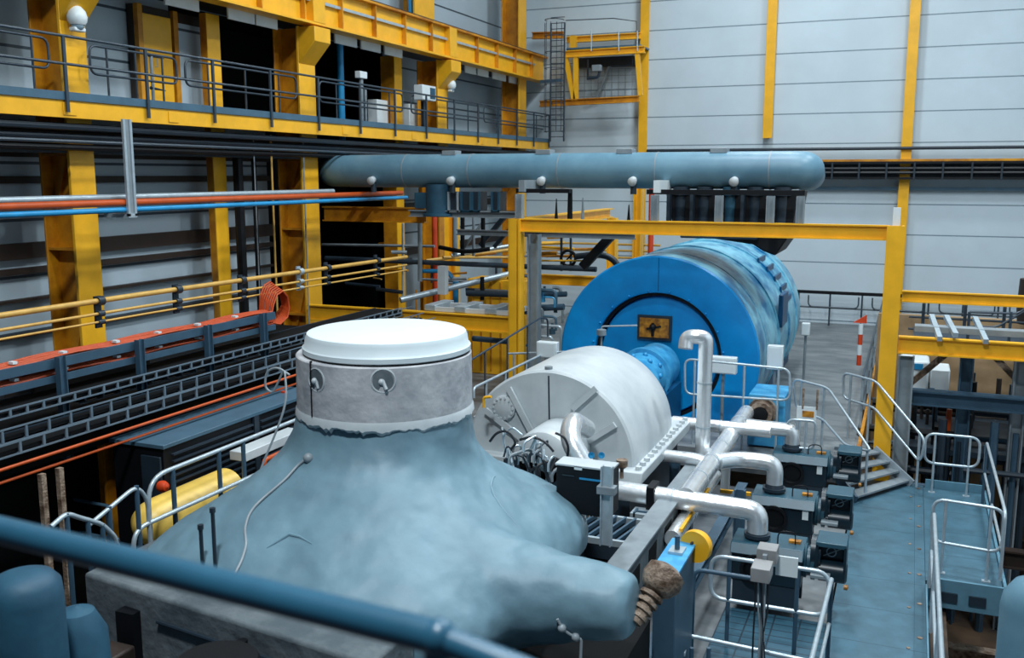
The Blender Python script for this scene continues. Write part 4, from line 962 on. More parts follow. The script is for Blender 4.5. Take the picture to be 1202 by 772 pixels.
# ------------------------------------------------------------------ silver lagged pipework
def silver(name, pts, r, label, rad=.3, bands=True, grp=None, step=.9):
    pts = [V(p) for p in pts]; t = thing(name, label, 'pipe', (pts[0]+pts[-1])/2, grp)
    path = fillet(pts, rad, 7); MB().tube(path, r, 24).build('cladding', 'alu', t)
    for a, b in zip(pts, pts[1:]):
        L = (b-a).length; n = int(L/step); d = (b-a).normalized()
        for k in range(1, n+1):
            c = a+d*(k*L/(n+1)); MB().lathe(c-d*.012, d, [(0,r),(0,r+.006),(.024,r+.006),(.024,r)], 24).build('band', 'galv', t)
    return t
ZP = -4.02
XM = at(820, 563, 'z', ZP).x
RP = .115
P3Y = at(889, 622, 'z', -4.32).y
# main manifold along the machine
silver('lagged_manifold', [(XM, P3Y-.02, ZP), (XM, 16.3, ZP)], RP*1.15, 'long silver lagged manifold pipe running along the machine beside the pumps')
# vertical pipe with hook
yv = 13.6; b0 = at(824, 540, 'y', yv); t0 = at(823, 396, 'y', yv)
silver('hooked_vent_pipe', [(b0.x, yv, b0.z-.15), (b0.x, yv, t0.z), (b0.x-.13, yv-.05, t0.z+.02), (b0.x-.27, yv-.05, t0.z), (b0.x-.27, yv-.1, t0.z-.16)], .105, 'tall silver vent pipe with a hooked top in front of the generator', .13)
# pumps
PUMPY = []
def pump(xi, yi, label, glabel):
    """vacuum pump: body, cover, inlet, coupling, motor with fan cage; xi, yi = inlet position"""
    zb_, zt_ = -5.0, -4.42
    t = thing('vacuum_pump', label, 'pump', (xi, yi, DZ), glabel)
    x0, x1 = xi-.26, xi+.56
    MB().box((x0, yi-.26, zb_+.1), (x1, yi+.30, zt_-.1)).build('body', 'pump', t, .02)
    MB().prism([(x0-.02, yi-.30, zt_-.12), (x0-.02, yi+.33, zt_-.12), (x0-.02, yi+.27, zt_), (x0-.02, yi-.22, zt_)], (x1-x0+.04, 0, 0)).build('top_cover', 'pumptop', t, .01)
    MB().lathe((x0+.3, yi-.27, (zb_+zt_)/2), (0,-1,0), [(-.05,.19),(.05,.19),(.05,.15),(.0,.13),(.0,0)], 28).build('end_bell', 'black', t)
    MB().lathe((xi, yi, zt_-.02), (0,0,1), [(0,.13),(.05,.13),(.05,.16),(.09,.16),(.09,.13),(.16,.11)], 24).build('inlet_flange', 'dark', t)
    MB().box((x1-.14, yi-.272, zb_+.32), (x1-.06, yi-.262, zb_+.46)).build('rating_plate', 'white', t)
    MB().box((x1-.18, yi-.02, zt_), (x1-.04, yi+.06, zt_+.03)).build('filler_plug', 'amber', t, label='small amber filler plug')
    MB().tube(fillet([(x1-.3, yi-.1, zt_), (x1-.3, yi-.1, zt_+.16), (x1-.1, yi-.05, zt_+.16), (x1-.1, yi-.05, zt_)], .08, 5), .008, 6).build('lifting_loop', 'black', t)
    for s in (-.2, .24):
        MB().box((x0+.02, yi+s-.05, DZ), (x1-.02, yi+s+.05, zb_+.1)).build('foot_rail', 'dark', t)
    MB().lathe((x1, yi+.02, zb_+.38), (1,0,0), [(0,.20),(.04,.21),(.05,.18),(.09,.18),(.1,.22),(.14,.22)], 28).build('coupling_housing', 'pumptop', t)
    # motor with open fan cage facing the camera side
    m0 = x1+.13; zm = zb_+.52
    MB().lathe((m0-.04, yi+.0, zm), (1,0,0), [(0,.2),(.12,.2),(.12,.17)], 28).build('motor_shell', 'pump', t)
    mo = MB().box((m0+.04, yi-.02, zm-.16), (m0+.34, yi+.22, zm+.18)).build('motor', 'pump', t, .02)
    MB().box((m0+.02, yi-.22, zm+.14), (m0+.37, yi+.20, zm+.2)).build('cage_top', 'pumptop', mo, .01)
    MB().box((m0+.02, yi-.22, zm-.12), (m0+.05, yi+.1, zm+.16)).build('cage_side', 'pump', mo)
    MB().box((m0+.34, yi-.22, zm-.12), (m0+.37, yi+.1, zm+.16)).build('cage_side', 'pump', mo)
    MB().tube([(m0+.19+.055*math.cos(a*PI/6), yi-.04, zm+.03+.055*math.sin(a*PI/6)) for a in range(12)], .008, 6, closed=True).build('fan_ring', 'galv', mo)
    MB().tube([(m0+.1, yi-.06, zm-.02), (m0+.3, yi-.06, zm+.09)], .007, 6).build('fan_spoke', 'galv', mo)
    MB().lathe((m0+.06, yi-.06, zm-.2), (1,0,0), [(0,0),(0,.13),(.3,.13),(.32,.1),(.32,0)], 24).build('oil_mist_filter', 'pump', t)
    MB().box((m0-.02, yi-.32, zm-.22), (m0+.2, yi-.12, zm-.18)).build('terminal_cover', 'greysteel', t, .005)
    MB().lathe((m0+.36, yi-.25, zm-.3), (1,0,0), [(0,.03),(.04,.03),(.05,0)], 10).build('drain_plug', 'amber', t, label='amber drain plug')
for k, (pin, lab) in enumerate((((930, 522), 'dark teal vacuum pump farthest from the camera, nearest the stairs'), ((909, 569), 'dark teal vacuum pump in the middle of the row'), ((889, 622), 'dark teal vacuum pump nearest the camera, behind the grey switch boxes'))):
    c = at(pin[0], pin[1], 'z', -4.32); PUMPY.append(c)
    pump(c.x, c.y, lab, 'vacuum pumps in a row beside the walkway')
P1, P2, P3 = PUMPY
silver('lagged_branch', [(XM, P1.y, ZP-.05), (P1.x, P1.y, ZP-.06), (P1.x, P1.y, -4.3)], RP, 'silver lagged branch pipe to the farthest vacuum pump', .25, grp='silver branches to the pumps')
silver('lagged_branch', [(XM+.1, P2.y-.25, ZP+.02), (XM+.35, P2.y, ZP+.02), (P2.x, P2.y, ZP+.02), (P2.x, P2.y, -4.3)], RP, 'silver lagged branch pipe to the middle vacuum pump', .25, grp='silver branches to the pumps')
q = at(720, 574, 'y', P3.y-.1)
silver('lagged_branch', [(q.x, P3.y, ZP-.02), (P3.x-.3, P3.y, ZP-.05), (P3.x, P3.y, ZP-.06), (P3.x, P3.y, -4.34)], RP*1.1, 'long thick silver lagged branch crossing to the nearest vacuum pump', .25, grp='silver branches to the pumps')
p = at(766, 582, 'y', P3.y-.02)
t = thing('pipe_clamp_stand', 'teal channel stand with black clamp holding the nearest silver branch', 'stand', (p.x, P3.y, DZ))
MB().box((p.x-.05, P3.y-.17, p.z-.14), (p.x+.05, P3.y+.15, p.z+.16)).build('clamp', 'black', t, .01)
MB().ibeam((p.x-.06, P3.y-.28, DZ), (p.x-.06, P3.y-.28, p.z-.12), .2, .16, .025, up=(1,0,0)).build('post', 'tray', t)
MB().box((p.x-.2, P3.y-.36, p.z-.24), (p.x+.12, P3.y-.1, p.z-.14)).build('bracket', 'galv', t)
# more silver pipes low beside the casing
silver('lagged_pipe', [(XM-.75, 13.1, ZP+.05), (XM-.2, 13.1, ZP+.05), (XM, 13.1, ZP)], .09, 'short silver pipe from the white casing flange to the manifold', .1)
a, b = at(790, 495, 'y', 14.8), at(905, 500, 'y', 14.8)
silver('lagged_pipe', [(a.x, 14.8, a.z), (b.x, 14.8, a.z)], .1, 'silver lagged pipe passing behind the hooked vent pipe', .1)
a, b = at(625, 600, 'x', -2.6), at(800, 600, 'x', -2.6)
q0, q1 = at(789, 632, 'z', ZP-.3), at(822, 588, 'z', ZP-.3)
silver('lagged_pipe', [(q0.x, q0.y, ZP-.3), (q0.x, q1.y+1.2, ZP-.3)], .1, 'lower silver pipe alongside the manifold with a yellow stripe')
one('yellow_strip', MB().box((q0.x+.06, q0.y+.1, ZP-.24), (q0.x+.1, q1.y+.3, ZP-.2)), 'yellow', 'thin yellow strip along the lower silver pipe', 'strip')
# steel channels / frames along machine side
for k, (x, z, y0, y1, h, mt, lb) in enumerate(((-2.1, -4.6, 8.2, 14.0, .16, 'tray', 'slate steel beam low beside the pumps'),)):
    one('steel_beam', MB().ibeam((x, y0, z), (x, y1, z), h, .14, .02), mt, lb, 'beam')
for k, (px, py, lb) in enumerate(((792, 560, 'slate post left of the hooked vent pipe foot'), (853, 520, 'pale post between the far and middle silver branches'), (868, 600, 'slate post between the nearest and middle silver branches'), (776, 520, 'dark slate post beside the bolted flange'))):
    c = at(px, py, 'z', -4.4)
    one('steel_post', MB().ibeam((c.x, c.y, DZ), (c.x, c.y, -4.1), .14, .1, .02, up=(1,0,0)), 'casing' if k == 1 else 'tray', lb, 'post', 'posts among the silver pipes')
for k, (px, py, lb) in enumerate(((905, 578-9, 'short yellow bar beside the middle silver branch'), (920, 516, 'short yellow bar beside the farthest silver branch'))):
    c = at((863, 888)[k], (578, 534)[k], 'z', -4.6)
    one('yellow_bar', MB().bar(c+V((-.22,0,0)), c+V((.22,.02,0)), .05, .05), 'yellow', lb, 'bar')
s0_, s1_ = at(722, 668, 'z', -4.05), at(812, 560, 'z', -4.05)
t = thing('box_girder', 'deep grey steel girder with dark cutouts running beside the nearest silver branch', 'girder', (s0_.x, 10, DZ))
MB().box((s0_.x-.09, s0_.y, -4.55), (s0_.x+.09, 13.6, -4.08)).build('web', 'block', t)
MB().box((s0_.x-.13, s0_.y-.02, -4.08), (s0_.x+.13, 13.6, -4.05)).build('top_flange', 'greysteel', t, .004)
for k in range(6): MB().box((s0_.x+.088, s0_.y+.3+.75*k, -4.45), (s0_.x+.096, s0_.y+.65+.75*k, -4.22)).build('cutout', 'void', t)
MB().box((s0_.x-.14, s0_.y-.06, -4.62), (s0_.x+.14, s0_.y-.02, -4.05)).build('end_plate', 'greysteel', t, .004)
for k in range(3): MB().box((s0_.x-.08, s0_.y+.2+1.6*k, DZ-.1), (s0_.x+.08, s0_.y+.36+1.6*k, -4.56)).build('leg', 'tray', t)
e_ = at(713, 612, 'y', 9.0)
one('cable_box', MB().box((s0_.x-.75, s0_.y-.3, -4.9), (s0_.x-.2, s0_.y+.5, -4.3)), 'void', 'black box low between the lagged casing and the deep grey girder', 'box', None, .01)
# grating box under the control panel
c = at(700, 622, 'z', -4.1)
t = thing('steel_grate_frame', 'slotted grey steel frame below the black control panel', 'frame', c)
for i in range(7): MB().bar(c+V((-.4+.12*i, -.3, 0)), c+V((-.25+.12*i, .45, .02)), .03, .05).build('slat', 'tray', t)
for s in (-.3, .45): MB().bar(c+V((-.5, s, 0)), c+V((.55, s, 0)), .05, .07).build('edge_bar', 'galv', t)

# ------------------------------------------------------------------ blue valve stand and wrapped valve
ZT = -3.62
n0, n1, f0 = at(764, 668, 'z', ZT), at(799, 668, 'z', ZT), at(799, 632, 'z', ZT)
t = thing('valve_stand', 'bright blue steel stand with a yellow flange, beside the wrapped valve', 'stand', (n1.x, n0.y+.4, DZ))
X0, X1, Y0, Y1 = n0.x, n1.x, n0.y, f0.y
MB().box((X0+.02, Y0+.02, DZ+.02), (X1-.02, Y1-.02, ZT-.03)).build('body', 'tray', t, .01)
MB().box((X0, Y0, ZT-.03), (X1, Y1, ZT)).build('top_plate', 'lightblue', t, .004)
c = at(815, 642, 'y', Y1-.1)
MB().lathe(c, (.25,1,0), [(0,.0),(0,.16),(.06,.165),(.1,.15),(.1,0)], 36).build('yellow_flange', 'yellow', t, label='round yellow flange')
MB().tube([(X1-.03, c.y+.03, c.z), c+V((0,.02,0))], .06, 14).build('shaft', 'dark', t)
xm, ymid = (X0+X1)/2, (Y0*.4+Y1*.6)
MB().box((xm-.07, ymid-.09, ZT), (xm+.07, ymid+.09, ZT+.025)).build('clamp_plate', 'galv', t)
MB().tube([(xm, ymid, ZT+.02), (xm, ymid, ZT+.16)], .025, 8).build('clamp_bolt', 'tray', t)
c0, c1 = at(776, 682, 'y', 7.25), at(746, 728, 'y', 7.0)
t = thing('wrapped_valve', 'brown and grey wrapped valve at the end of the lagged stub', 'valve', c1-V((0,0,.2)))
d = (c1-c0); d0 = c0-d*.35
MB().tube([d0, d0.lerp(c0,.3), c0, c0+d*.2, c0+d*.28], [.09,.16,.17,.13,.09], 20).build('wrapped_body', 'rust', t)
for k in range(4): MB().tube([c0+d*(.34+.17*k), c0+d*(.42+.17*k)], .1-.008*k, 18).build('collar', 'rust', t)
MB().tube([c0+d*.2, c0+d*1.05], .06, 14).build('stem', 'rust', t)

# ------------------------------------------------------------------ grey switch boxes on a post
p = at(897, 660, 'y', 8.9)
t = thing('switch_box_post', 'two grey switch boxes with hanging cables on a post before the nearest pump', 'switch boxes', (p.x, 8.95, DZ))
a, b = at(881, 666, 'y', 8.75), at(903, 686, 'y', 8.75)
MB().box((a.x, 8.75, b.z), (b.x, 9.0, a.z)).build('switch_box', 'box', t, .008)
a, b = at(888, 648, 'y', 9.05), at(911, 664, 'y', 9.05)
MB().box((a.x, 9.05, b.z), (b.x, 9.25, a.z+.04)).build('switch_box', 'box', t, .008)
MB().box((p.x-.03, 9.0, DZ), (p.x+.01, 9.05, a.z)).build('post', 'greysteel', t)
for k in range(5):
    x = p.x-.07+.03*k
    MB().tube(fillet([(x, 8.85, b.z-.1), (x+.01, 8.85, b.z-.4), (x+.04*math.sin(k), 8.88, b.z-.6), (x+.01*k, 8.9, DZ+.05)], .15, 4), .009, 6).build('cable', 'cableg' if k % 2 else 'cable', t)
p = at(918, 662, 'y', 9.3)
one('notice_plate', MB().box((p.x-.06, 9.3, p.z-.12), (p.x+.15, 9.32, p.z+.08)), 'white', 'pale blue-white plate on the rail right of the grey switch boxes', 'plate')
# ------------------------------------------------------------------ deck, stairs, guardrails on the right
DX0, DX1 = -.62, .43
t = thing('walkway_deck', 'blue-grey plated walkway running along the right of the pumps', 'walkway', (-.1, 10, DZ-.1))
MB().box((DX0, 2.5, DZ-.08), (.30, 17.1, DZ)).build('deck_plate', 'deck', t)
MB().box((.302, 2.5, DZ-.08), (DX1, 17.1, DZ)).build('edge_plate', 'deck', t)
MB().box((DX1, 2.5, DZ-.2), (DX1+.02, 12.7, DZ+.05)).build('toe_board', 'deckedge', t)
for k in range(9): MB().lathe((.36, 9.3+.95*k, DZ), (0,0,1), [(0,.03),(.008,.03),(.008,0)], 10).build('fixing', 'rust', t)
for k in range(7): MB().lathe((.24, 9.8+1.1*k, DZ), (0,0,1), [(0,.022),(.008,.022),(.008,0)], 10).build('fixing', 'rust', t)
MB().ibeam((DX1-.06, 2.5, DZ-.2), (DX1-.06, 17.1, DZ-.2), .24, .12, .02).build('edge_beam', 'tray', t)
t = thing('side_platform', 'small blue-grey platform projecting right of the walkway', 'platform', (.9, 15, DZ-.1))
MB().box((DX1+.005, 12.95, DZ-.08), (1.34, 17.0, DZ)).build('deck_plate', 'deck', t)
MB().box((DX1+.03, 12.9, DZ-.32), (1.36, 12.94, DZ+.06)).build('fascia', 'deckedge', t)
MB().box((1.345, 12.9, DZ-.32), (1.38, 17.05, DZ+.06)).build('fascia', 'deckedge', t)
MB().box((DX1+.03, 17.01, DZ-.1), (1.36, 17.05, DZ+.14)).build('toe_board', 'deckedge', t)
for x in (.62, .95): MB().box((x, 12.87, DZ-.22), (x+.2, 12.9, DZ-.1)).build('cutout', 'dark', t)
# teal grated floor bay by the switch boxes
one('grating_panel', MB().box((-1.85, 7.6, DZ-.118), (-.66, 11.3, DZ-.06)), 'plate', 'blue-grey grated floor panel under the grey switch boxes', 'grating')
t = thing('stairs', 'short fan-shaped steel stairs up from the walkway to the generator floor', 'stairs', (-.4, 16.8, DZ))
L1, R1 = V((-1.15, 16.6, FZ)), V((-.42, 17.3, FZ)); L0_, R0_ = V((-.56, 15.75, DZ)), V((.22, 17.0, DZ))
for k in range(4):
    f0, f1 = k/4, (k+1)/4; z = DZ+(FZ-DZ)*(k+.6)/4.0
    a, b, c, d = L0_.lerp(L1, f0), R0_.lerp(R1, f0), R0_.lerp(R1, f1+.03), L0_.lerp(L1, f1+.03)
    for q in (a, b, c, d): q.z = z
    MB().prism([a, b, c, d], (0,0,.03)).build('tread', 'greysteel', t)
MB().bar(R0_+V((.02,0,.02)), R1+V((.02,0,-.02)), .04, .2).build('stringer', 'galv', t)
MB().bar(L0_+V((-.02,0,.02)), L1+V((-.02,0,-.02)), .04, .2).build('stringer', 'tray', t)
struct(MB().prism([(-1.6, 16.2, FZ-.1), L1+V((0,0,-.1)), R1+V((0,0,-.1)), (-.72, 18.2, FZ-.1), (-2.0, 18.2, FZ-.1)], (0,0,.09)).build('floor_landing', 'floor'))
p = at(1035, 543, 'z', -5.1)
one('yellow_label', MB().box((p.x-.08, p.y-.03, -5.08), (p.x+.08, p.y, -5.0)), 'yellow', 'small yellow marker under the stair treads', 'marker')
# stair handrails
def stair_rail(pts, mids, posts, label):
    pts = [at(*p) for p in pts]; mids = [at(*p) for p in mids]
    t = thing('stair_handrail', label, 'handrail', (pts[0]+pts[-1])/2-V((0,0,1)), 'handrails of the short stairs')
    loop = pts+mids[::-1]
    MB().tube(fillet(loop, .13, 5, True), .021, 10, closed=True).build('rail_loop', 'galv', t)
    for (f, i) in posts:
        p = pts[i].lerp(pts[i+1], f)
        MB().tube([p, V((p.x, p.y, (FZ if i == 0 else DZ+.15)))], .021, 10).build('post', 'galv', t)
H = .98
stair_rail(((990, 437, 'y', 17.95), (1028, 447, 'y', 17.4), (1086, 516, 'y', 16.4)), ((990, 467, 'y', 17.95), (1026, 478, 'y', 17.4), (1080, 543, 'y', 16.45)), ((.25, 0), (.85, 0), (.9, 1)), 'galvanised stair handrail on the far side, next to the yellow portal column')
stair_rail(((931, 444, 'y', 17.35), (972, 455, 'y', 17.1), (1023, 530, 'y', 15.75)), ((935, 480, 'y', 17.35), (966, 492, 'y', 17.1), (992, 522, 'y', 16.2)), ((.25, 0), (.9, 0), (.92, 1)), 'galvanised stair handrail on the near side, behind the farthest pump motor')
# guardrail loops on platform
ty = DZ+1.0
def gl(p0, p1, label, h=1.0, mid=.5, posts=2, name='guardrail', inset=.16, zb=0, zbase=DZ, low=None):
    a, b = at(*p0, 'z', zbase+h), at(*p1, 'z', zbase+h)
    a.z = b.z = zbase
    return loop_rail(name, a, b, h, label, None, 'galv', .022, posts, mid, .16, zb)
gl((1087, 508), (1151, 514), 'galvanised guardrail loop at the far side of the small platform')
gl((1096, 585), (1180, 598), 'galvanised guardrail loop at the near side of the small platform', mid=.42)
a, b = at(1158, 518, 'z', DZ+1.0), at(1180, 596, 'z', DZ+1.0)
t = thing('guardrail', 'two-rail guardrail along the right side of the small platform', 'guardrail', (1.3, 15, DZ))
MB().tube(fillet([V((1.3, a.y-.05, DZ+.5)), V((1.3, a.y, DZ+1.0)), V((1.3, b.y-.2, DZ+1.0)), V((1.3, b.y-.2, DZ+.1))], .15, 5), .022, 10).build('top_rail', 'galv', t)
MB().tube([(1.3, a.y, DZ+.5), (1.3, b.y-.2, DZ+.5)], .02, 10).build('mid_rail', 'galv', t)
for f in (.03, .5): MB().tube([(1.3, a.y+(b.y-a.y)*f, DZ), (1.3, a.y+(b.y-a.y)*f, DZ+1.0)], .022, 10).build('post', 'tray', t)
t = thing('guardrail', 'long two-rail guardrail along the right edge of the walkway', 'guardrail', (.47, 9, DZ))
MB().tube(fillet([(.47, 12.72, DZ), (.47, 12.72, DZ+1.0), (.47, 3, DZ+1.0)], .1, 5), .024, 12).build('top_rail', 'galv', t)
MB().tube([(.47, 12.72, DZ+.5), (.47, 3, DZ+.5)], .02, 10).build('mid_rail', 'galv', t)
for y in (11.4, 9.6, 7.8, 6.0): MB().tube([(.47, y, DZ), (.47, y, DZ+1.0)], .024, 10).build('post', 'galv', t)
# guardrails round the switch boxes
t = thing('guardrail', 'galvanised corner guardrail round the grey switch boxes', 'guardrail', (-1.2, 8.9, DZ))
z = DZ+1.0
a = at(833, 655, 'z', z); b = at(975, 668, 'z', z); c = at(957, 790, 'z', z)
ym = (a.y+b.y)/2
A, B, C = V((a.x, ym, z)), V((b.x, ym, z)), V((b.x, c.y, z))
MB().tube(fillet([A+V((0,0,-.5)), A, B, B+V((0,0,-.5))], .16, 6, True), .024, 12, closed=True).build('rail_loop', 'galv', t)
MB().tube(fillet([B+V((.0,-.02,-.15)), B+V((.03,-.12,0)), C], .1, 5), .024, 12).build('side_rail', 'galv', t)
MB().tube([B+V((.03,-.1,-.5)), C+V((0,0,-.5))], .02, 12).build('side_mid_rail', 'galv', t)
for f in (.16, .74): MB().tube([A.lerp(B, f), A.lerp(B, f)-V((0,0,1))], .024, 10).build('post', 'tray', t)
MB().tube([B+V((.03,-.15,0)), B+V((.03,-.15,-1))], .024, 10).build('post', 'tray', t)
t = thing('guardrail', 'galvanised guardrail between the blue valve stand and the grey switch boxes', 'guardrail', (-1.9, 8.2, DZ))
a = at(812, 672, 'z', z); b = at(884, 674, 'z', z); ym = (a.y+b.y)/2
MB().tube(fillet([(a.x, ym, DZ), (a.x, ym, z), (b.x, ym, z)], .12, 5), .024, 12).build('top_rail', 'tray', t)
pts = [at(802, 768, 'z', DZ+.55), at(806, 745, 'z', DZ+.55), at(960, 778, 'z', DZ+.55)]
MB().tube(fillet(pts, .12, 5), .022, 12).build('low_rail', 'galv', t)
for px in (812, 832): q = at(px, 760, 'z', DZ+.55); MB().tube([q, V((q.x, q.y, DZ))], .022, 10).build('post', 'tray', t)
# guardrails around generator foot
def free_loop(pts, label, m='galv', closed=True, posts=(), zf=FZ, rad=.14):
    pts = [at(*p) for p in pts]
    t = thing('guardrail', label, 'guardrail', (pts[0]+pts[-1])/2-V((0,0,1)))
    MB().tube(fillet(pts, rad, 5, closed), .021, 10, closed=closed).build('rail_loop', m, t)
    for i, f in posts:
        p = pts[i].lerp(pts[(i+1) % len(pts)], f); MB().tube([p, V((p.x, p.y, zf))], .021, 10).build('post', m, t)
    return t
y = 16.4
free_loop(((804, 421, 'y', y), (927, 433, 'y', y), (927, 470, 'y', y), (804, 462, 'y', y)), 'galvanised guardrail loop in front of the right foot of the generator', posts=((0, .1), (0, .58), (0, .9)))
y = 15.6
free_loop(((925, 492, 'y', y), (958, 494, 'y', y), (955, 527, 'y', y), (922, 524, 'y', y)), 'small galvanised guardrail loop behind the farthest pump, below the notice', posts=((0, .3), (0, .65)), zf=DZ, rad=.1)
y = 16.6
free_loop(((596, 415, 'y', y), (690, 412, 'y', y)), 'thin pale rail crossing in front of the white cabinet left of the generator', closed=False, posts=((0, .08),))
p = at(948, 484, 'y', 16.0)
t = thing('hanging_notice', 'small white notice with an orange patch hanging on the near stair rail', 'notice', p)
MB().box((p.x-.17, 15.98, p.z-.12), (p.x+.14, 16.0, p.z+.1)).build('plate', 'white', t)
MB().box((p.x-.08, 15.97, p.z-.07), (p.x+.1, 15.98, p.z+.03)).build('patch', 'amber', t)
for dx in (-.08, .14): MB().tube([(p.x+dx, 15.99, p.z+.06), (p.x+dx, 15.99, p.z+.4)], .018, 8).build('strap', 'rust', t)
# left-of-generator guardrails
XR1 = -7.0
for k, (pts, lab) in enumerate(((((556, 467), (556, 455), (640, 414), (641, 432)), 'galvanised guardrail climbing behind the neck towards the left portal column'),
      (((556, 490), (580, 475), (632, 440)), 'lower galvanised rail behind the neck, left of the white casing'))):
    P = [at(px, py, 'x', -6.3) for px, py in pts]
    t = thing('guardrail', lab, 'guardrail', P[0]-V((0,0,1)))
    MB().tube(fillet(P, .15, 5), .022, 10).build('rail', 'galv', t)
    for f in (.15, .4, .7): q = P[-3 if k else 1].lerp(P[-2 if not k else -1], f); MB().tube([q, q-V((0,0,1.0))], .022, 10).build('post', 'galv', t)
P = [at(px, py, 'x', -6.5) for px, py in ((550, 424), (634, 373), (643, 374), (643, 395))]
t = thing('guardrail', 'dark sloping handrail behind the neck, in front of the yellow cabinet', 'guardrail', P[0]-V((0,0,1)))
MB().tube(fillet(P, .12, 5), .018, 10).build('rail', 'railg', t)
for f in (.2, .5, .8): q = P[0].lerp(P[1], f); MB().tube([q, q-V((0,0,.9))], .018, 8).build('post', 'railg', t)

# ------------------------------------------------------------------ far guardrail and right side structure
t = thing('far_guardrail', 'dark guardrail along the foot of the back wall right of the generator', 'guardrail', (-1.5, YB-.5, FZ))
xa, xb = at(938, 343, 'y', YB-.5).x, at(1046, 346, 'y', YB-.5).x
zt2 = at(990, 344, 'y', YB-.5).z
MB().box((xa-.4, YB-.56, zt2-.05), (xb+4.5, YB-.5, zt2+.05)).build('top_rail', 'black', t)
MB().tube([(xa-.4, YB-.53, zt2-.48), (xb+4.5, YB-.53, zt2-.48)], .025, 8).build('mid_rail', 'railg', t)
for i in range(8): MB().tube([(xa+.95*i, YB-.53, FZ), (xa+.95*i, YB-.53, zt2)], .028, 8).build('post', 'railg', t)
for i in range(4):
    xx = xa+.3+1.9*i
    MB().tube(fillet([(xx, YB-.56, zt2-.1), (xx, YB-.56, zt2-.46), (xx+1.5, YB-.56, zt2-.46), (xx+1.5, YB-.56, zt2-.1)], .15, 4), .022, 8).build('inner_loop', 'railg', t)
# side rail of generator floor (runs along Y)
xs = -.68
t = thing('floor_edge_guardrail', 'grey guardrail running back along the right edge of the generator floor', 'guardrail', (xs, 25, FZ))
MB().tube([(xs, 18.6, FZ+1.0), (xs, 31.2, FZ+1.0)], .025, 8).build('top_rail', 'railg', t)
MB().tube([(xs, 18.6, FZ+.5), (xs, 31.2, FZ+.5)], .02, 8).build('mid_rail', 'railg', t)
for i in range(9): MB().tube([(xs, 18.7+1.55*i, FZ), (xs, 18.7+1.55*i, FZ+1.0)], .025, 8).build('post', 'galv', t)
MB().box((xs+.02, 16.6, FZ-.35), (xs+.08, 31.5, FZ+.06)).build('edge_plate', 'yellow_old', t)
p = at(1010, 393, 'y', 24)
t = thing('traffic_marker', 'orange and white striped marker post with an orange cap on the floor-edge rail', 'marker', (p.x-.05, 24, FZ))
for k in range(4): MB().tube([(p.x, 24, FZ+.2+.25*k), (p.x, 24, FZ+.45+.25*k)], .055, 12).build('band', 'red' if k % 2 == 0 else 'white', t)
MB().prism([(p.x-.18, 24, FZ+1.22), (p.x+.12, 24, FZ+1.22), (p.x+.12, 24, FZ+1.42)], (0, .1, 0)).build('cap', 'red', t)
# right side beams
zz = at(1130, 345, 'y', 20.0).z
one('yellow_beam', MB().ibeam((xr+.15, 20, zz-.09), (6.5, 20, zz-.09), .22, .12, .025), 'yellow', 'upper yellow beam running right from behind the right portal column', 'beam')
za = at(1130, 399, 'y', YF).z
one('yellow_beam', MB().ibeam((xr+.15, YF+.0, za-.14), (6.5, YF+.0, za-.14), .30, .15, .025), 'yellow', 'lower, thicker yellow beam running right from the right portal column', 'beam')
one('steel_channel', MB().box((xr+.4, YF+.25, za+.06), (6.5, YF+.55, za+.16)), 'greysteel', 'pale grey channel lying on top of the lower right yellow beam', 'channel')
one('steel_floor', MB().box((xr+.4, YF+.6, za-.3), (6.5, 20.5, za-.22)), 'dark', 'dark steel platform floor behind the lower right yellow beam', 'platform')
for k, px in enumerate((1098, 1116, 1150)):
    p = at(px, (375, 375, 392)[k], 'y', YF+.2)
    one('clamp_bar', MB().bar((p.x-.05, YF+.9, za+.26), (p.x+.08, YF-.16, za+.02 if k != 1 else za+.1), .08, .08), 'galv', ['pale clamp bar across the lower right yellow beam, the left one', 'slim pale clamp bar across the lower right yellow beam, the middle one', 'pale clamp bar across the lower right yellow beam, the right one'][k], 'bar')
t = thing('guardrail', 'dark slate guardrail between the two right yellow beams', 'guardrail', (2, 20.6, za))
zr = zz-.25
for dz in (.0, -.32, -.56): MB().tube([(xr+.3, 20.6, zr+dz), (6.4, 20.6, zr+dz)], .022, 8).build('rail', 'railg', t)
for px in (1083, 1132, 1178): x = at(px, 380, 'y', 20.6).x; MB().box((x-.03, 20.57, zr-.95), (x+.03, 20.63, zr+.02)).build('post', 'railg', t)
t = thing('guardrail', 'dark guardrail loop and sloping rail at the right edge above the yellow beam', 'guardrail', (3, 19, za))
P = [at(px, py, 'y', 18.6) for px, py in ((1138, 368), (1180, 370), (1190, 390), (1138, 384))]
MB().tube(fillet([at(1138, 366, 'y', 18.6), at(1196, 368, 'y', 18.6), at(1230, 340, 'y', 18.6)], .1), .02, 8).build('rail', 'railg', t)
MB().tube(fillet([at(1138, 383, 'y', 18.6), at(1170, 384, 'y', 18.6), at(1215, 358, 'y', 18.6)], .1), .02, 8).build('rail', 'railg', t)
for px in (1138, 1187): q = at(px, 366, 'y', 18.6); MB().tube([q, V((q.x, q.y, za-.2))], .025, 8).build('post', 'railg', t)
p = at(1200, 380, 'y', 21.5)
one('brown_barrel', MB().lathe((p.x+.15, 21.5, za-.2), (0,0,1), [(0,.25),(.3,.28),(.9,.26),(.95,0)], 20), 'girt', 'dark brown barrel at the right edge between the yellow beams', 'barrel')
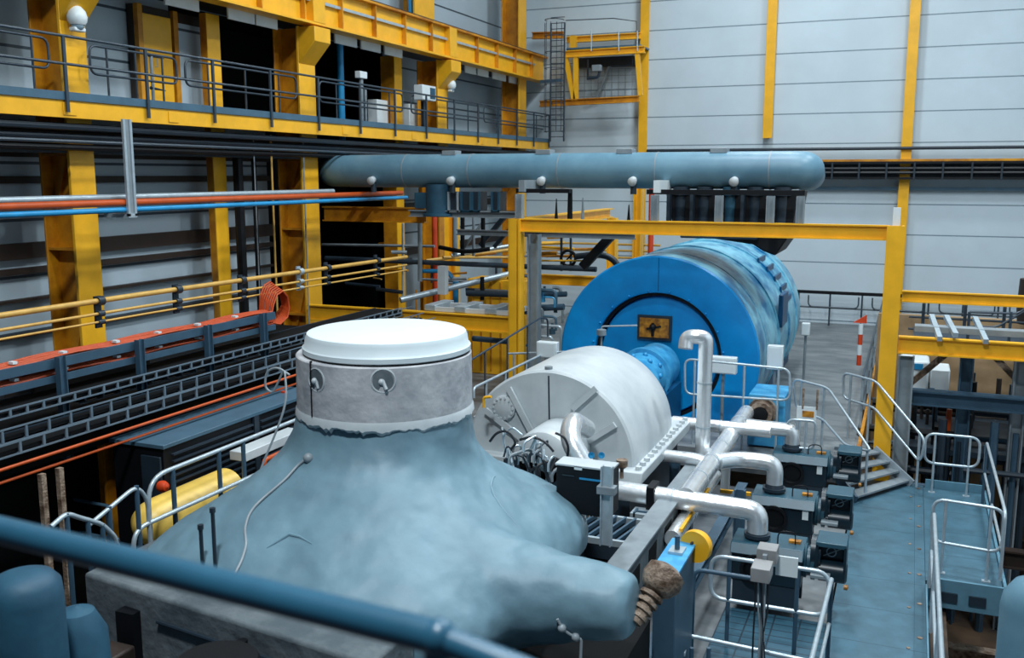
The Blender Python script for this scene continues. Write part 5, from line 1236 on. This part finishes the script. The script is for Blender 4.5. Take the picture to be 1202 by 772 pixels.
# lower right: columns, braces, blue beam, beige back wall
struct(MB().box((-.6, 23.0, LZ), (6.5, 23.2, za-.35)).build('wall_low', 'beige'))
one('blue_beam', MB().ibeam((xr+.42, YF+.3, at(1130, 474, 'y', YF).z), (6.5, YF+.3, at(1130, 474, 'y', YF).z), .26, .25, .03), 'tray', 'slate blue beam below the lower right yellow beam', 'beam')
for k, (px, y, lb) in enumerate(((1133, 18.2, 'slate blue column under the lower right yellow beam'), (1197, 18.2, 'grey column at the right edge under the lower right yellow beam'))):
    x = at(px, 450, 'y', y).x
    one('steel_column', MB().ibeam((x, y, LZ), (x, y, za-.3), .22, .22, .03, up=(1,0,0)), 'tray' if k == 0 else 'greysteel', lb, 'column')
for k, (p0, p1) in enumerate((((1068, 450), (1111, 415)), ((1166, 417), (1200, 452)))):
    one('raking_brace', MB().bar(at(*p0, 'y', 18.5), at(*p1, 'y', 18.5), .1, .1), 'rust', ['tan raking brace below the lower right yellow beam, leaning right', 'tan raking brace below the lower right yellow beam, leaning left'][k], 'brace')
a, b = at(1068, 423, 'y', 21.5), at(1114, 458, 'y', 21.5)
t = thing('white_machine', 'white cabinet with a small blue plate on the lower level under the yellow beam', 'cabinet', (a.x, 21.8, b.z-.4))
MB().box((a.x-.2, 21.5, b.z-.2), (b.x-.4, 22.3, a.z)).build('body', 'white', t, .05)
MB().box((b.x-.38, 21.5, b.z-.2), (b.x, 22.3, a.z-.15)).build('side_body', 'white', t, .03)
q = at(1076, 430, 'y', 21.49); MB().box((q.x-.1, 21.48, q.z-.06), (q.x+.12, 21.5, q.z+.06)).build('plate', 'bluepipe', t)
one('lower_platform', MB().box((xr+.4, YF+.6, b.z-.5), (6.5, 22.9, b.z-.4)), 'dark', 'dark platform behind the slate blue beam on the lower level', 'platform')
rr = random.Random(11)
for k in range(64):
    px = rr.uniform(1060, 1215); y = rr.uniform(17.9, 22.0); x = at(px, 480, 'y', y).x
    r = rr.choice([.02,.03,.05,.07]); z1 = rr.uniform(-4.9, -4.0)
    if rr.random() < .65: mbx = MB().tube([(x, y, LZ), (x, y, z1)], r, 8)
    else: mbx = MB().tube([(x-.8, y, z1-.6), (x+.9, y, z1-.6)], r, 8)
    one('service_pipe', mbx, rr.choice(['black','dark','dark','girt','tray','black']), 'dark service pipe in the shadowy lower level on the right', 'pipe', 'dark pipes on the lower right level')
x = at(1113, 500, 'y', 19.5).x
one('orange_pipe', MB().tube([(x, 19.5, LZ), (x, 19.5, at(1113, 480, 'y', 19.5).z)], .05, 8), 'orangep', 'thin orange upright pipe on the lower right level', 'pipe')
for k, (y, z) in enumerate(((12.2, -6.6), (14.5, -6.9), (16.9, -6.2), (9.8, -6.7))):
    one('steel_joist', MB().ibeam((.7, y, z), (6.5, y, z), .3, .2, .03), 'rust' if k % 2 else 'girt', ['brown joist below the small platform on the lower right', 'tan joist under the middle of the small platform', 'brown joist under the far side of the small platform', 'tan joist crossing the lower right corner'][k], 'joist')
for k, (x, y) in enumerate(((2.0, 12.0), (2.3, 15.2), (1.2, 10.6))):
    one('lower_column', MB().ibeam((x, y, LZ), (x, y, -5.9), .24, .24, .03, up=(1,0,0)), 'dark', ['dark lower column beyond the near loop of the platform', 'dark lower column right of the platform', 'dark lower column near the bottom right tank'][k], 'column')
struct(MB().box((.5, 2, LZ), (.7, 16.5, DZ-.4)).build('wall_pit', 'lowfloor'))
# teal tank bottom right
p = at(1212, 740, 'y', 9.3)
t = thing('dome_tank', 'pale teal dome-topped tank at the bottom right corner', 'tank', (p.x, 9.3, LZ))
z = at(1200, 690, 'y', 9.0).z
MB().lathe((p.x+.02, 9.3, LZ), (0,0,1), [(0,.3),(z-LZ-.3,.3),(z-LZ-.18,.28),(z-LZ-.06,.2),(z-LZ,.08),(z-LZ+.01,0)], 40).build('shell', 'pipe', t)

# ------------------------------------------------------------------ pipework left of the generator
p0, p1 = at(548, 322, 'y', 20.5), at(606, 480, 'y', 20.5)
t = thing('yellow_cabinet', 'tall yellow cabinet with ribs behind the left portal column', 'cabinet', ((p0.x+p1.x)/2, 20.8, FZ))
MB().box((p0.x, 20.5, FZ), (p1.x+.2, 21.3, p0.z-.1)).build('body', 'yellow', t, .02)
for k in range(6): MB().box((p0.x+.25*k+.1, 20.47, FZ+.1), (p0.x+.25*k+.14, 20.5, p0.z-.15)).build('rib', 'yellow_old', t)
MB().box((p0.x-.02, 20.46, -2.75), (p1.x+.2, 20.5, -2.65)).build('cross_band', 'dark', t)
def pp(px, py, y): return at(px, py, 'y', y)
lines = [
 ('grey_beam', [(382, 303, 20), (700, 316, 20)], .06, 'railg', 'long slate pipe sloping across the middle pipework below the big duct'),
 ('grey_beam', [(470, 352, 18.5), (612, 318, 21)], .07, 'galv', 'pale galvanised pipe rising to the left portal column'),
 ('grey_beam', [(378, 287, 21), (510, 289, 21)], .035, 'greysteel', 'thin grey pipe in the dark bay below the dull yellow beam'),
 ('grey_pipe', [(493, 238, 19.5), (493, 330, 19.5)], .05, 'greysteel', 'upright grey pipe just left of the teal hanging duct'),
 ('grey_pipe', [(473, 262, 20.5), (473, 350, 20.5)], .03, 'galv', 'thin pale upright pipe in the dark bay'),
 ('grey_pipe', [(534, 255, 20), (534, 300, 20)], .06, 'galv', 'pale upright pipe right of the red-orange pipe'),
 ('black_pipe', [(543, 250, 20), (543, 300, 20)], .05, 'black', 'black upright pipe under the dark square boxes'),
 ('black_pipe', [(567, 252, 20), (567, 292, 20)], .05, 'black', 'second black upright pipe under the dark square boxes'),
 ('grey_pipe', [(556, 252, 20.4), (556, 300, 20.4)], .035, 'greysteel', 'thin grey upright pipe between the two black ones'),
 ('grey_brace', [(564, 288, 20.2), (596, 250, 20.2)], .05, 'dark', 'dark raking brace left of the portal column'),
 ('grey_brace', [(580, 290, 20.4), (608, 258, 20.4)], .04, 'dark', 'second dark raking brace touching the portal column'),
 ('grey_brace', [(545, 290, 20.6), (566, 262, 20.6)], .03, 'greysteel', 'thin grey raking brace behind the black pipes'),
 ('tan_pipe', [(500, 306, 21.5), (606, 292, 24)], .045, 'tan', 'tan pipe sloping up to the left portal column'),
 ('tan_pipe', [(520, 302, 21), (606, 302, 23)], .035, 'tan', 'thin tan pipe crossing behind the slate pipe'),
 ('pale_pipe', [(530, 300, 21), (600, 288, 22)], .05, 'galv', 'pale pipe lying above the tan pipes'),
 ('dark_hose', [(516, 290, 20), (545, 296, 19.8), (575, 292, 20)], .05, 'black', 'black hose sagging under the raking braces'),
 ('black_strut', [(684, 313, 19.5), (718, 276, 19.5)], .09, 'black', 'thick black strut rising to the crossbeam left of the generator'),
 ('black_hose', [(676, 301, 20), (700, 298, 20), (718, 302, 20), (728, 315, 20)], .07, 'dark', 'dark hose curving down onto the top left of the generator'),
 ('grey_pipe', [(659, 272, 20.5), (659, 318, 20.5)], .03, 'dark', 'thin dark drop rod left of the round black loop'),
 ('grey_pipe', [(670, 272, 20.5), (670, 318, 20.5)], .03, 'dark', 'thin dark drop rod right beside the round black loop'),
 ('grey_channel', [(640, 313, 20.3), (692, 313, 20.3)], .05, 'galv', 'pale channel under the round black loop'),
 ('tan_pipe', [(620, 284, 28), (775, 288, 28)], .035, 'tan', 'upper thin tan pipe on the back wall left of the generator'),
 ('tan_pipe', [(620, 292, 28), (775, 295, 28)], .035, 'tan', 'middle thin tan pipe on the back wall left of the generator'),
 ('tan_pipe', [(620, 300, 28), (760, 303, 28)], .035, 'tan', 'lower thin tan pipe on the back wall left of the generator'),
 ('slate_pipe', [(622, 347, 19.5), (665, 345, 19.5)], .06, 'tray', 'slate pipe between the grey column and the generator, upper'),
 ('slate_pipe', [(622, 362, 19.2), (662, 360, 19.2)], .07, 'tray', 'slate pipe between the grey column and the generator, middle'),
 ('slate_pipe', [(555, 397, 18.6), (608, 402, 18.6)], .06, 'tray', 'slate pipe crossing the yellow cabinet low down'),
 ('black_pipe', [(548, 344, 19.8), (606, 346, 19.8)], .07, 'dark', 'dark thick pipe crossing the yellow cabinet at mid height'),
 ('black_pipe', [(566, 325, 19.9), (566, 352, 19.9)], .05, 'black', 'short black upright pipe in front of the yellow cabinet'),
 ('blue_pipe', [(496, 318, 20), (525, 318, 20), (531, 326, 20)], .05, 'bluepipe', 'short bright blue bent pipe left of the portal column'),
 ('blue_pipe', [(535, 330, 20.2), (535, 360, 20.2)], .07, 'bluepipe', 'short blue upright pipe above the white channels'),
 ('white_channel', [(520, 312, 19), (520, 345, 19)], .09, 'casing', 'short white upright channel at the middle yellow beam'),
]
for nm, pts, r, mt, lb in lines:
    P = [pp(*q) for q in pts]
    if 'channel' in nm or 'brace' in nm or 'strut' in nm:
        one(nm, MB().bar(P[0], P[1], r*2, r*2), mt, lb, nm.split('_')[1])
    else:
        one(nm, MB().tube(fillet(P, .3, 5), r, 10), mt, lb, 'hose' if 'hose' in nm else 'pipe')
c = pp(667, 303, 20.2)
one('hose_loop', MB().tube([c+V((.17*math.cos(a*PI/10), 0, .17*math.sin(a*PI/10))) for a in range(20)], .035, 8, closed=True).tube([c+V((-.1,0,-.1)), c+V((.1,0,.1))], .02, 6), 'black', 'round black hose loop hanging left of the generator', 'hose')
# white channels on yellow beam
a, b = pp(502, 352, 17.75), pp(604, 356, 17.75)
zt3 = (zl2+zr2)/2
t = thing('white_channels', 'pale grey channels laid on top of the middle yellow beam', 'channel frame', (a.x, 17.9, zt3))
MB().box((a.x, 17.62, zt3+.01), (b.x, 17.7, zt3+.1)).build('channel', 'casing', t)
MB().box((a.x, 18.3, zt3+.01), (b.x, 18.4, zt3+.1)).build('channel', 'casing', t)
for f in (0, .35, .7): MB().box((a.x+(b.x-a.x)*f, 17.6, zt3+.02), (a.x+(b.x-a.x)*f+.25, 18.5, zt3+.14)).build('cross_channel', 'galv', t, .01)
# blue-green pipework boxes between column and generator
rr = random.Random(5)
for k in range(22):
    px, py, y = rr.uniform(622, 664), rr.uniform(335, 412), rr.uniform(18.2, 20)
    P = pp(px, py, y); L = rr.uniform(.15, .5)
    mbx = MB().tube(fillet([P+V((-L,0,0)), P, P+V((0,0,-L))], .08, 4), rr.choice([.02,.03,.045]), 8) if rr.random() < .6 else MB().lathe(P, (0,0,1), [(0,0),(0,.07),(.12,.07),(.12,.03),(.25,.03),(.25,0)], 12)
    one('valve_piping', mbx, rr.choice(['tray','tray','galv','dark','kerb','lightblue']), 'small bent valve pipe in the cluster between grey column and generator', 'pipe', 'valve piping left of the generator')
for k in range(34):
    px, py, y = rr.uniform(392, 604), rr.uniform(285, 345), rr.uniform(19.5, 24)
    if k > 24: px, py = rr.uniform(622, 655), rr.uniform(278, 312)
    P = pp(px, py, y); L = rr.uniform(.3, 1.4); dz = rr.uniform(-.06,.06)
    mbx = MB().tube([P, P+V((L, rr.uniform(-.2,.4), dz))], rr.choice([.02,.03,.045]), 8) if rr.random() < .6 else MB().tube([P, P-V((0,0,L*.7))], rr.choice([.02,.03]), 8)
    one('background_pipe', mbx, rr.choice(['tan','galv','dark','greysteel','yellow_old','railg','black']) if k <= 24 else rr.choice(['yellow_old','yellow']), 'short straight pipe in the crowded pipework below the left half of the big duct', 'pipe', 'background pipes below the big duct')
# ------------------------------------------------------------------ light
w = bpy.data.worlds.new('world'); sc.world = w; w.use_nodes = True
w.node_tree.nodes['Background'].inputs[0].default_value = (.30,.55,.85,1); w.node_tree.nodes['Background'].inputs[1].default_value = .06
LK = 1.0
def area(x, y, z, p, s, tgt=None, col=(.86,.95,1)):
    l = bpy.data.lights.new('hall_lamp', 'AREA'); l.shape = 'RECTANGLE'; l.size = s; l.size_y = s; l.energy = p*LK; l.color = col
    o = bpy.data.objects.new('hall_lamp', l); COL.objects.link(o); o.location = (x, y, z)
    d = (V(tgt) if tgt else V((x, y, z-1)))-V((x, y, z)); o.rotation_euler = d.to_track_quat('-Z', 'Y').to_euler()
for (x, y, p) in ((-1.5, 0, 1650), (-3.5, 9, 500), (-3.5, 17, 600), (2.5, 14, 760), (3, 21, 560), (-4, 26, 500)):  # unseen overhead lights; the camera-side first one is added to brighten front faces
    area(x, y, 11.2, p, 1.3)
